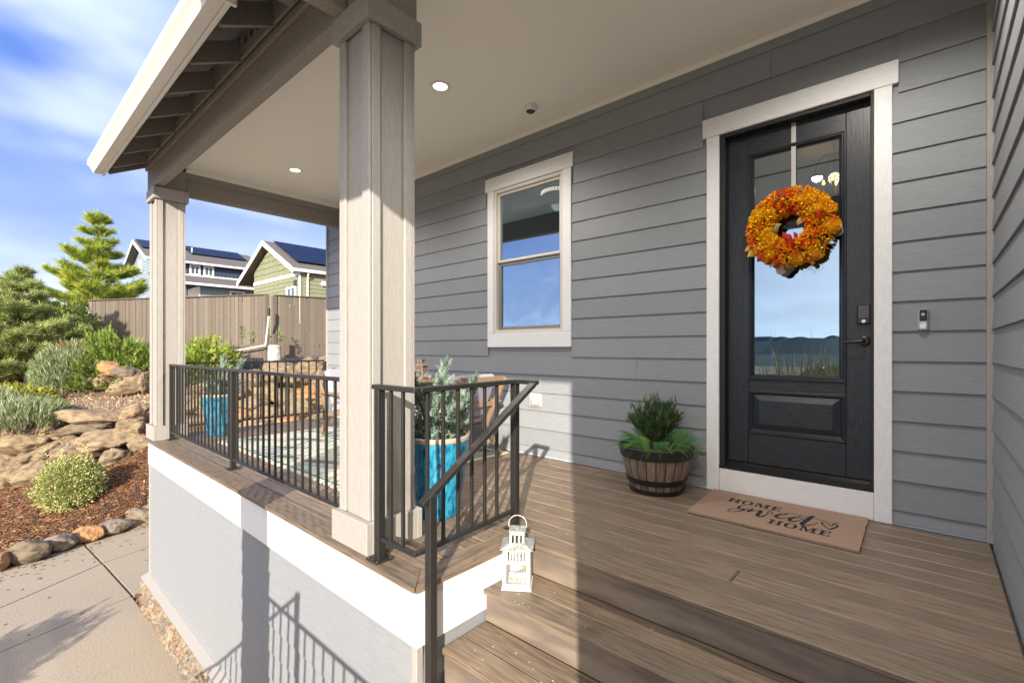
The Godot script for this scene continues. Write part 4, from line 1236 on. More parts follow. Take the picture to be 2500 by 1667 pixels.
func wreath() -> void:
	var at := V(-0.985, 1.895, -0.005)
	var t := thing("wreath", "autumn wreath of orange and yellow mums hanging on the door glass", "wreath", at)
	var tor := MB.new()
	var rp := []; var rr := []
	for i in 37:
		var a := TAU * i / 36.0
		rp.append(at + V(cos(a) * 0.175, sin(a) * 0.175, -0.02)); rr.append(0.045)
	tor.tube(rp, rr, 8, false)
	part(t, "ring", tor.mesh(), mat(Color(0.03, 0.035, 0.012), 0.9))
	# bloom meshes: domes of petals
	var blooms := []
	for v in 3:
		var m := MB.new()
		var r := RandomNumberGenerator.new()
		r.seed = 77 + v
		m.lathe([Vector2(0.86, -0.25), Vector2(0.84, 0.15), Vector2(0.68, 0.45), Vector2(0.4, 0.66), Vector2(0.0, 0.74)], 12, Vector3.ZERO, Basis(Vector3.RIGHT, Vector3.BACK, Vector3.DOWN))
		for i in 95:
			var f := (i + 0.5) / 95.0
			var a := i * 2.39996
			var el := lerpf(1.5, -0.1, sqrt(f))
			var d := V(cos(a) * cos(el), sin(a) * cos(el), sin(el) * 0.85)
			var s := V(-sin(a), cos(a), 0).rotated(d.normalized(), r.randf_range(-0.5, 0.5))
			var tn := d.normalized().cross(s).normalized()
			if tn.z < 0: tn = -tn
			var o := d * 0.80 - tn * 0.10
			var e := d * r.randf_range(1.0, 1.18) + tn * 0.17
			var w := 0.13
			m.tri(o - s * w * 0.6, o + s * w * 0.6, e + s * w); m.tri(o - s * w * 0.6, e + s * w, e - s * w)
		blooms.append(m.mesh())
	var bm := []
	for c in [Color(0.95, 0.60, 0.012), Color(0.92, 0.50, 0.012), Color(0.88, 0.27, 0.010), Color(0.75, 0.13, 0.010), Color(0.92, 0.37, 0.010)]:
		bm.append(mat(c, 0.6, {"tex": ntex(80 + bm.size(), 0.09, [[0.25, Color(0.86, 0.62, 0.4)], [0.55, Color(1, 1, 1)]], 256, 3), "sc": V(11, 11, 11), "back": Color(0.3, 0.22, 0.1)}))
	# yellow heads where the photograph has them: [angle in degrees, radius, size]
	var heads := [[152, 0.215, 0.056], [140, 0.165, 0.05], [168, 0.20, 0.03], [52, 0.20, 0.050], [30, 0.185, 0.052], [66, 0.185, 0.044], [20, 0.235, 0.046], [-8, 0.238, 0.052], [-52, 0.245, 0.048], [190, 0.155, 0.048], [213, 0.165, 0.055], [236, 0.205, 0.052], [282, 0.225, 0.045], [41, 0.235, 0.04]]
	for y in heads:
		var a := deg_to_rad(y[0])
		part(t, "mum_bloom", blooms[rng.randi() % 3], bm[rng.randi() % 2], Transform3D(aimz(a, 0.25).scaled(Vector3.ONE * y[2]), at + V(cos(a) * y[1], sin(a) * y[1], 0.02)))
	for i in 120:
		var a := TAU * i * 0.381966
		var rad: float = [0.125, 0.155, 0.185, 0.215, 0.24][i % 5] + R(-0.012, 0.012)
		part(t, "mum_bloom", blooms[rng.randi() % 3], bm[2 + (rng.randi() % 3)] if i % 5 else bm[1], Transform3D(aimz(a, (rad - 0.175) * 6.0).scaled(Vector3.ONE * R(0.018, 0.030)), at + V(cos(a) * rad, sin(a) * rad, 0.030 - absf(rad - 0.18) * 0.45)))
	var pc := Copies12.new()
	for i in 3400:
		var ph := R(0, TAU); var th := R(-0.3, PI + 0.3)
		var rr2 := 0.072 * R(0.86, 1.12)
		var rad2 := 0.182 - cos(th) * rr2 * 1.05
		var q := V(cos(ph) * rad2, sin(ph) * rad2, 0.005 + sin(th) * rr2 * 0.85)
		var nrm := V(-cos(ph) * cos(th), -sin(ph) * cos(th), sin(th))
		var col := Color(0.95, 0.40, 0.012)
		var k := rng.randf()
		if k < 0.30: col = Color(0.97, 0.56, 0.015)
		elif k < 0.60: col = Color(0.86, 0.22, 0.010)
		for y in heads:
			var ya := deg_to_rad(y[0])
			if Vector2(q.x, q.y).distance_to(Vector2(cos(ya), sin(ya)) * y[1]) < y[2] * 1.05: col = Color(0.98, 0.70, 0.02) if k > 0.25 else Color(0.95, 0.58, 0.015)
		for y in [[200, 0.235, 0.035], [98, 0.245, 0.045], [80, 0.115, 0.03], [275, 0.115, 0.035], [0, 0.25, 0.03], [250, 0.245, 0.035], [285, 0.205, 0.025], [12, 0.19, 0.03], [225, 0.24, 0.03]]:
			var ya := deg_to_rad(y[0])
			if Vector2(q.x, q.y).distance_to(Vector2(cos(ya), sin(ya)) * y[1]) < y[2]: col = Color(0.68, 0.055, 0.02) if k > 0.4 else Color(0.80, 0.16, 0.02)
		pc.add(Transform3D(aim(nrm + V(R(-1, 1), R(-1, 1), R(-0.4, 0.8)) * 0.8, R(0, TAU)).scaled(Vector3.ONE * R(0.75, 1.3)), at + q), vary(col, 0.12))
	multi(t, "florets", leaf_mesh(0.020, 0.012), M.petal, pc, "stuff")
	# leaves and berries
	var lf := leaf_mesh(0.075, 0.05)
	var lm := [mat(Color(0.45, 0.03, 0.02), 0.5), mat(Color(0.65, 0.14, 0.02), 0.5), mat(Color(0.30, 0.28, 0.08), 0.6), mat(Color(0.55, 0.30, 0.05), 0.5), mat(Color(0.10, 0.14, 0.03), 0.5)]
	for l in [[205, 0.26, 3, 1.3], [212, 0.275, 3, 1.2], [222, 0.25, 1, 1.0], [228, 0.255, 0, 0.9], [95, 0.25, 1, 0.9], [105, 0.24, 0, 0.8], [118, 0.25, 1, 0.8], [130, 0.255, 3, 0.7], [5, 0.255, 0, 0.9], [12, 0.26, 0, 0.8], [-2, 0.25, 0, 0.8], [35, 0.10, 1, 0.9], [30, 0.11, 2, 0.9], [265, 0.10, 0, 1.0], [285, 0.10, 0, 1.0], [300, 0.105, 0, 0.8], [175, 0.11, 2, 0.9], [185, 0.12, 2, 0.9], [195, 0.11, 2, 0.8], [160, 0.25, 4, 0.6], [-30, 0.255, 4, 0.8], [-40, 0.26, 4, 0.8], [20, 0.26, 4, 0.7], [250, 0.26, 3, 1.0], [262, 0.255, 3, 0.9], [272, 0.26, 4, 0.9], [-65, 0.26, 0, 0.8], [240, 0.265, 0, 0.8], [178, 0.25, 0, 0.9], [170, 0.24, 0, 0.7]]:
		var a := deg_to_rad(l[0])
		var inward: bool = l[1] < 0.14
		var d := V(cos(a), sin(a), 0.5) * (-1.0 if inward else 1.0)
		d.z = 0.45
		part(t, "leaf", lf, lm[l[2]], Transform3D(aim(d + V(R(-0.4, 0.4), R(-0.4, 0.4), R(-0.2, 0.2)), PI + R(-0.5, 0.5)).scaled(Vector3.ONE * l[3]), at + V(cos(a) * (l[1] - (0.0 if inward else 0.045)), sin(a) * (l[1] - (0.0 if inward else 0.045)), 0.022)))
	var disc := MB.new()
	disc.lathe([Vector2(0, 0.002), Vector2(0.02, 0.0025), Vector2(0.034, 0.0), Vector2(0.02, -0.001), Vector2(0, -0.001)], 18)
	var dm := disc.mesh()
	for d in [[-0.055, -0.285, Color(0.42, 0.33, 0.27)], [-0.028, -0.30, Color(0.10, 0.075, 0.05)], [-0.005, -0.275, Color(0.12, 0.09, 0.06)], [0.262, -0.045, Color(0.45, 0.36, 0.31)], [0.268, -0.07, Color(0.15, 0.10, 0.07)], [-0.075, -0.245, Color(0.35, 0.2, 0.09)]]:
		part(t, "round_leaf", dm, mat(d[2], 0.6), Transform3D(Basis(V(1, 0, 0).rotated(Vector3.BACK, R(0, 3)), V(R(-0.3, 0.3), R(-0.2, 0.2), 1).normalized(), Vector3.ZERO.lerp(V(0, 1, 0), 1)).orthonormalized(), at + V(d[0], d[1], -0.005)))
	var sp := SphereMesh.new()
	sp.radius = 0.016; sp.height = 0.034; sp.radial_segments = 12; sp.rings = 6
	var om := mat(Color(0.62, 0.17, 0.02), 0.45)
	for b in [[0.115, -0.245], [0.135, -0.262], [-0.20, 0.115], [0.105, 0.245], [-0.215, 0.02], [0.0, 0.25]]:
		part(t, "berry", sp, om, Transform3D(Basis.IDENTITY, at + V(b[0], b[1], 0.012)))
	var tw := MB.new()
	for i in 7:
		var o := at + V(0.13, -0.225, 0.0)
		tw.tube([o, o + V(R(-0.06, 0.07), R(-0.05, -0.02), R(0, 0.02)), o + V(R(-0.08, 0.08), R(-0.10, -0.04), R(0, 0.03))], [0.0016, 0.0012, 0.0007], 4)
	for i in 3:
		var o := at + V(-0.24, -0.03, 0.0)
		tw.tube([o, o + V(R(-0.06, -0.02), R(-0.06, 0.04), 0.01)], [0.0015, 0.0007], 4)
	part(t, "twig", tw.mesh(), M.bark)
	# over-door hanger
	var hg := thing("wreath_hanger", "thin metal over-door hanger holding up the wreath", "hanger", V(-0.975, 2.1, -0.05))
	bpart(hg, "strap", V(-0.988, 2.05, -0.0575), V(-0.960, 2.628, -0.0555), M.metal, 0.0)
	bpart(hg, "hook", V(-0.988, 2.045, -0.0555), V(-0.960, 2.05, -0.028), M.metal, 0.0)
	bpart(hg, "hook", V(-0.988, 2.05, -0.030), V(-0.960, 2.075, -0.028), M.metal, 0.0)

func aimz(a: float, tilt: float) -> Basis:
	var d := V(cos(a) * sin(tilt), sin(a) * sin(tilt), cos(tilt)).normalized()
	var s := d.cross(Vector3.UP).normalized()
	return Basis(s, s.cross(d) * -1.0, d) * Basis(Vector3.BACK, R(0, TAU))

func small_fixtures() -> void:
	# doorbell
	var b := thing("doorbell", "silver and black video doorbell on the siding beside the door", "doorbell", V(-0.2975, 1.17, 0.012))
	bpart(b, "housing", V(-0.322, 1.168, 0.012), V(-0.273, 1.297, 0.036), mat(Color(0.5, 0.51, 0.52), 0.3, {"metal": 0.6}), 0.010)
	bpart(b, "lens_panel", V(-0.314, 1.222, 0.030), V(-0.281, 1.291, 0.038), M.black, 0.006)
	var ring_m := MB.new()
	var bz := Basis(Vector3.RIGHT, Vector3.BACK, Vector3.DOWN)
	ring_m.lathe([Vector2(0, 0.004), Vector2(0.011, 0.004), Vector2(0.013, 0.002), Vector2(0.015, 0.003), Vector2(0.016, 0)], 24, V(-0.2975, 1.194, 0.036), bz)
	part(b, "button", ring_m.mesh(), mat(Color(0.75, 0.76, 0.77), 0.25))
	var ln := MB.new()
	ln.lathe([Vector2(0, 0.003), Vector2(0.007, 0.002), Vector2(0.009, 0)], 16, V(-0.2975, 1.262, 0.038), bz)
	part(b, "lens", ln.mesh(), M.metal)
	# outlet with bubble cover
	var o := thing("outlet", "weatherproof outlet with clear bubble cover on the sunlit siding", "outlet", V(-3.205, 0.55, 0.01))
	bpart(o, "back_plate", V(-3.283, 0.490, 0.008), V(-3.128, 0.621, 0.022), mat(Color(0.50, 0.49, 0.46), 0.4), 0.006)
	bpart(o, "socket", V(-3.245, 0.51, 0.022), V(-3.165, 0.603, 0.030), mat(Color(0.8, 0.8, 0.78), 0.4), 0.004)
	bpart(o, "bubble_cover", V(-3.275, 0.497, 0.024), V(-3.136, 0.615, 0.075), M.pane, 0.02)
	for k in [-3.24, -3.17]: bpart(o, "hinge", V(k - 0.008, 0.612, 0.02), V(k + 0.008, 0.626, 0.032), mat(Color(0.5, 0.5, 0.48), 0.5), 0.002)
	for k in 5: bpart(o, "rib", V(-3.262, 0.505 + 0.006 * k * 2.0, 0.0315), V(-3.15, 0.509 + 0.006 * k * 2.0, 0.034), mat(Color(0.3, 0.3, 0.29), 0.5), 0.0)
	# dome camera
	var c := thing("dome_camera", "small white dome camera with dark lens under the ceiling", "camera", V(-2.976, 3.262, 0.374))
	var m := MB.new()
	m.lathe([Vector2(0.040, -0.047), Vector2(0.052, -0.044), Vector2(0.060, -0.030), Vector2(0.061, -0.004), Vector2(0.058, 0.0)], 36, V(-2.976, 3.262, 0.374))
	part(c, "housing", m.mesh(), mat(Color(0.75, 0.74, 0.70), 0.45))
	var l := MB.new()
	l.lathe([Vector2(0.0, -0.066), Vector2(0.020, -0.063), Vector2(0.034, -0.055), Vector2(0.041, -0.046)], 30, V(-2.976, 3.262, 0.374))
	part(c, "lens_dome", l.mesh(), mat(Color(0.03, 0.028, 0.028), 0.1))

func lantern_at(called: String, label: String, at: Vector3, turn: float, w: float, hb: float, wm: Material, rm: Material) -> void:
	var t := thing(called, label, "lantern", at)
	var b := Basis(Vector3.UP, turn)
	var P := func(x: float, y: float, z: float) -> Vector3: return at + b * V(x, y, z)
	var piece := func(nm: String, c: Vector3, s: Vector3, m: Material, ch := 0.0015) -> void: part(t, nm, bmesh(s, ch), m, Transform3D(b, at + b * c))
	var h := w / 2
	piece.call("base", V(0, 0.0065, 0), V(w * 1.08, 0.012, w * 1.08), wm)
	piece.call("floor", V(0, 0.016, 0), V(w * 0.9, 0.006, w * 0.9), wm)
	var pw := w * 0.13
	for sx in [-1, 1]:
		for sz in [-1, 1]:
			piece.call("post", V(sx * (h - pw / 2), 0.013 + hb / 2, sz * (h - pw / 2)), V(pw, hb, pw), wm)
	var lat := hb * 0.30
	for k in 4:
		var q := Basis(Vector3.UP, k * PI / 2)
		var f := func(nm: String, c: Vector3, s: Vector3, m: Material, ch := 0.001) -> void: part(t, nm, bmesh(s, ch), m, Transform3D(b * q, at + b * q * c))
		var iw := w - 2 * pw
		f.call("bottom_bar", V(0, 0.013 + 0.009, h - pw * 0.4), V(iw, 0.018, pw * 0.7), wm)
		f.call("mid_bar", V(0, 0.013 + hb - lat - 0.008, h - pw * 0.4), V(iw, 0.016, pw * 0.7), wm)
		f.call("top_bar", V(0, 0.013 + hb - 0.005, h - pw * 0.4), V(iw, 0.010, pw * 0.7), wm)
		for i in 7:
			f.call("slat", V((i - 3) * iw / 6.0 * 0.93, 0.013 + hb - lat / 2 - 0.003, h - pw * 0.4), V(iw * 0.075, lat - 0.012, pw * 0.45), wm, 0.0)
		f.call("pane", V(0, 0.013 + (hb - lat) / 2 + 0.004, h - pw * 0.6), V(iw, hb - lat - 0.034, 0.0012), M.pane, 0.0)
	# flared roof, chimney, cap and ring
	var y0 := 0.013 + hb
	var rf := MB.new()
	var a := w * 0.60; var c2 := w * 0.27
	var lo := [V(-a, y0 + 0.001, -a), V(a, y0 + 0.001, -a), V(a, y0 + 0.001, a), V(-a, y0 + 0.001, a)]
	var hi := [V(-c2, y0 + w * 0.16, -c2), V(c2, y0 + w * 0.16, -c2), V(c2, y0 + w * 0.16, c2), V(-c2, y0 + w * 0.16, c2)]
	for k in 4:
		rf.opoly([at + b * lo[k], at + b * lo[(k + 1) % 4], at + b * hi[(k + 1) % 4], at + b * hi[k]], at + V(0, y0, 0))
	rf.opoly([at + b * lo[0], at + b * lo[1], at + b * lo[2], at + b * lo[3]], at + V(0, y0 + 0.05, 0))
	part(t, "roof", rf.mesh(), rm)
	var y1 := y0 + w * 0.155
	var ch := w * 0.40
	for sx in [-1, 1]:
		for sz in [-1, 1]: piece.call("chimney_post", V(sx * (c2 - 0.006), y1 + ch / 2, sz * (c2 - 0.006)), V(0.012, ch, 0.012), wm)
	for k in 4:
		var q := Basis(Vector3.UP, k * PI / 2)
		for i in 2:
			part(t, "chimney_slat", bmesh(V(0.007, ch, 0.004), 0.0), wm, Transform3D(b * q, at + b * q * V((i - 0.5) * c2 * 0.62, y1 + ch / 2, c2 - 0.004)))
		part(t, "chimney_bar", bmesh(V(c2 * 2 - 0.024, ch * 0.3, 0.006), 0.0), wm, Transform3D(b * q, at + b * q * V(0, y1 + ch * 0.86, c2 - 0.005)))
	piece.call("cap", V(0, y1 + ch + 0.003, 0), V(w * 0.62, 0.006, w * 0.62), rm)
	var rg := MB.new()
	var pp := []; var rr := []
	for i in 21:
		var g := lerpf(-0.35, PI + 0.35, i / 20.0)
		pp.append(P.call(cos(g) * w * 0.33, y1 + ch + 0.012 + w * 0.11 + sin(g) * w * 0.33, 0.0)); rr.append(0.0022)
	rg.tube(pp, rr, 6)
	part(t, "ring_handle", rg.mesh(), wm)

func chair(at: Vector3, face: float, label: String) -> void:
	# side profile in local x (front = -x), y; width in z
	var t := thing("lounge_chair", label, "chair", at, "wood lounge chairs with lavender cushions")
	var b := Basis(Vector3.UP, face)
	var P := func(x: float, y: float, z: float) -> Vector3: return at + b * V(x, y, z)
	for z in [-0.30, 0.30]:
		bar(t, "back_post", P.call(0.05, 0.25, z), P.call(0.33, 0.77, z), 0.028, 0.055, M.wood)
		bar(t, "rear_leg", P.call(0.06, 0.27, z * 0.90), P.call(0.29, 0.01, z * 0.90), 0.028, 0.055, M.wood)
		bar(t, "seat_rail", P.call(0.07, 0.25, z * 0.99), P.call(-0.50, 0.37, z * 0.99), 0.028, 0.055, M.wood)
		bar(t, "front_leg", P.call(-0.45, 0.36, z * 0.90), P.call(-0.40, 0.01, z * 0.90), 0.028, 0.055, M.wood)
		bar(t, "armrest", P.call(-0.48, 0.545, z * 1.08), P.call(0.24, 0.525, z * 1.08), 0.06, 0.022, M.wood)
		bar(t, "arm_post", P.call(-0.43, 0.36, z * 1.04), P.call(-0.42, 0.535, z * 1.04), 0.028, 0.04, M.wood)
	for i in 5:
		var f := i / 4.0
		bar(t, "seat_slat", P.call(lerpf(0.03, -0.47, f), lerpf(0.272, 0.376, f), -0.28), P.call(lerpf(0.03, -0.47, f), lerpf(0.272, 0.376, f), 0.28), 0.05, 0.016, M.wood_grey)
	bar(t, "back_rail", P.call(0.16, 0.50, -0.29), P.call(0.16, 0.50, 0.29), 0.022, 0.05, M.wood)
	bar(t, "back_rail", P.call(0.31, 0.76, -0.29), P.call(0.31, 0.76, 0.29), 0.022, 0.05, M.wood)
	var s := bar(t, "seat_cushion", P.call(0.05, 0.325, 0.0), P.call(-0.50, 0.43, 0.0), 0.54, 0.09, M.cushion, 0.03)
	bar(t, "back_cushion", P.call(0.03, 0.37, 0.0), P.call(0.235, 0.80, 0.0), 0.52, 0.10, M.cushion, 0.035)

func seating() -> void:
	chair(V(-3.78, 0.008, 0.50), 0.0, "lavender-cushioned wood lounge chair beside the near teal planter, its back to the front door")
	chair(V(-5.62, 0.008, 0.62), PI, "lavender-cushioned wood lounge chair facing the front door across the rug")
	var at := V(-4.62, 0.008, 0.42)
	var t := thing("side_table", "small slatted wood side table between the lounge chairs", "table", at)
	for i in 5: bpart(t, "top_slat", V(-4.92 + 0.122 * i, 0.70, 0.14), V(-4.806 + 0.122 * i, 0.722, 0.70), M.wood)
	bpart(t, "apron", V(-4.90, 0.64, 0.16), V(-4.34, 0.70, 0.185), M.wood)
	bpart(t, "apron", V(-4.90, 0.64, 0.655), V(-4.34, 0.70, 0.68), M.wood)
	for x in [-4.88, -4.36]:
		for z in [0.20, 0.64]: bpart(t, "leg", V(x - 0.02, 0.009, z - 0.02), V(x + 0.02, 0.64, z + 0.02), M.wood)
	lantern_at("table_lantern", "brown wood lantern standing on the slatted side table", V(-4.52, 0.7225, 0.42), 0.3, 0.115, 0.14, M.wood_grey, M.wood_grey)
	# rug with an abstract print
	var rt := V(-4.93, 0.0, 1.0)
	var r := thing("rug", "abstract woven rug in white, sea green and blue under the chairs", "rug", rt)
	var im := Image.create(512, 320, false, Image.FORMAT_RGBA8)
	var n1 := FastNoiseLite.new(); n1.seed = 3; n1.frequency = 0.008; n1.fractal_octaves = 2
	var n2 := FastNoiseLite.new(); n2.seed = 8; n2.frequency = 0.15
	var pal := [L(0.55, 0.52, 0.46), L(0.34, 0.42, 0.33), L(0.58, 0.55, 0.49), L(0.40, 0.48, 0.39), L(0.20, 0.34, 0.42), L(0.50, 0.36, 0.26), L(0.08, 0.15, 0.13)]
	for y in 320:
		for x in 512:
			var k := n1.get_noise_2d(x * 0.7, y * 1.6 + 0.6 * x) * 0.5 + 0.5
			var c: Color = pal[clampi(int((k - 0.2) * 12.0), 0, 6)]
			if x < 9 or y < 9 or x > 502 or y > 310: c = pal[2]
			elif x < 13 or y < 13 or x > 498 or y > 306: c = pal[6]
			var s := 1.0 + 0.16 * n2.get_noise_2d(x, y * 3.0)
			im.set_pixel(x, y, Color(c.r * s, c.g * s, c.b * s))
	var rm := mat(Color(1, 1, 1), 0.95)
	rm.albedo_texture = ImageTexture.create_from_image(im)
	var m := MB.new()
	var x0 := -6.35; var x1 := -3.49; var z0 := 0.10; var z1 := 1.90; var y := 0.0075
	m.quad(V(x0, y, z1), V(x1, y, z1), V(x1, y, z0), V(x0, y, z0))
	m.uv = PackedVector2Array([Vector2(0, 1), Vector2(1, 0), Vector2(1, 1), Vector2(0, 1), Vector2(0, 0), Vector2(1, 0)])
	part(r, "pile", m.mesh(), rm)
	bpart(r, "backing", V(x0, 0.0005, z0), V(x1, 0.0070, z1), mat(Color(0.55, 0.5, 0.42), 0.95), 0.0)

# ---------------------------------------------------------------- terrain
const BOULDERS := [ [-13.984, -0.422, 2.104, 0.647, 0.162, 0.285, 5, 0], [-13.884, -0.639, 2.223, 0.621, 0.167, 0.294, -12, 2], [-13.362, -0.334, 1.466, 0.309, 0.155, 0.272, -20, 0], [-13.188, -0.568, 1.534, 0.296, 0.152, 0.268, -15, 1], [-13.344, -0.862, 1.965, 0.603, 0.212, 0.372, -8, 0], [-12.954, -0.653, 1.409, 0.175, 0.127, 0.22, 0, 0], [-14.414, -0.667, 2.723, 0.183, 0.095, 0.22, 0, 0], [-14.204, -0.813, 2.681, 0.299, 0.098, 0.22, 8, 0], [-14.554, -0.943, 3.126, 0.537, 0.202, 0.356, -5, 0], [-13.983, -1.134, 2.818, 0.43, 0.161, 0.283, -35, 1], [-14.213, -1.173, 3.065, 0.229, 0.13, 0.229, 0, 1], [-13.408, -1.168, 2.342, 0.41, 0.229, 0.404, 5, 1], [-12.848, -1.168, 1.843, 0.291, 0.184, 0.32, -15, 1], [-12.707, -0.916, 1.453, 0.234, 0.179, 0.258, 0, 0], [-14.272, -1.353, 3.314, 0.301, 0.241, 0.331, 10, 0], [-13.568, -1.5, 2.854, 0.617, 0.26, 0.458, -10, 1], [-14.008, -1.624, 3.391, 0.176, 0.125, 0.22, 0, 0], [-13.814, -0.916, 2.44, 0.172, 0.14, 0.22, 0, 1], [-13.73, -1.784, 3.338, 0.203, 0.065, 0.22, 0, 0], [-13.677, -0.582, 1.983, 0.192, 0.128, 0.22, 0, 2], [-13.304, -1.05, 2.124, 0.17, 0.124, 0.22, 0, 2], [-13.76, -1.077, 2.558, 0.185, 0.154, 0.22, 0, 2] ]
const UPPER_BOULDERS := [ [-15.846, 0.584, 1.48, 0.339, 0.179, 0.269, 20, 4], [-15.593, 0.501, 1.255, 0.321, 0.16, 0.25, 10, 2], [-15.987, 0.282, 1.606, 0.217, 0.217, 0.25, 0, 0], [-15.494, 0.188, 1.167, 0.453, 0.264, 0.396, 0, 0], [-16.241, 0.274, 1.832, 0.16, 0.113, 0.25, -10, 3], [-15.213, 0.244, 0.916, 0.113, 0.283, 0.25, 0, 1] ]
const EDGING := [ [-9.992, -1.851, 3.271, 0.266, 0.149, 0.12, -18, 0], [-10.168, -1.882, 2.912, 0.229, 0.118, 0.12, -18, 3], [-10.325, -1.882, 2.567, 0.211, 0.118, 0.12, -15, 3], [-10.391, -1.889, 2.229, 0.232, 0.11, 0.12, -12, 4], [-10.655, -1.857, 1.861, 0.205, 0.143, 0.12, -8, 4], [-9.886, -1.887, 3.511, 0.073, 0.113, 0.12, 0, 3] ]
# foot of the boulder wall: x, z, height in front, height behind
const WALLINE := [[-17.5, 9.5, -1.95, -1.5], [-15.2, 6.0, -1.9, -1.2], [-14.25, 3.4, -1.72, -0.75], [-13.6, 2.3, -1.45, -0.50], [-12.9, 1.4, -1.05, -0.35], [-11.6, 0.3, -0.75, 0.12], [-10.6, -1.0, -0.55, 0.62], [-9.9, -3.0, -0.4, 0.72], [-9.6, -8.0, -0.3, 0.75]]

func ground(x: float, z: float) -> float:
	var best := 1e9; var side := 1.0; var lo := -2.0; var hi := -2.0
	for i in WALLINE.size() - 1:
		var a: Array = WALLINE[i]; var b: Array = WALLINE[i + 1]
		var p := Vector2(a[0], a[1]); var q := Vector2(b[0], b[1]); var c := Vector2(x, z)
		var t := clampf((c - p).dot(q - p) / (q - p).length_squared(), 0, 1)
		var d := c.distance_to(p.lerp(q, t))
		if d < best:
			best = d
			side = -signf((q - p).cross(c - p))
			lo = lerpf(a[2], b[2], t); hi = lerpf(a[3], b[3], t)
	var y: float
	if side < 0.0:   # towards the house
		y = lerpf(lo, -1.96, clampf(best / 2.6, 0, 1))
	else:
		y = hi + (0.85 - hi) * clampf(best / 7.0, 0, 1)
		y = lerpf(lo, y, clampf((best - 0.45) / 0.35, 0, 1))
		y += clampf((best - 7.0) * 0.085, 0.0, 2.8)
	if side < 0.0 and x > -10.9:
		y = lerpf(y, -2.03, clampf((x + 10.9) / 0.6, 0, 1))
	if z > 7.0: y = lerpf(y, -2.05 - (z - 7.0) * 0.13, clampf((z - 7.0) / 5.0, 0, 1))
	if z > 7.0: y = maxf(y, -60.0)
	if x > 8.0: y = minf(y, -2.05)
	return y

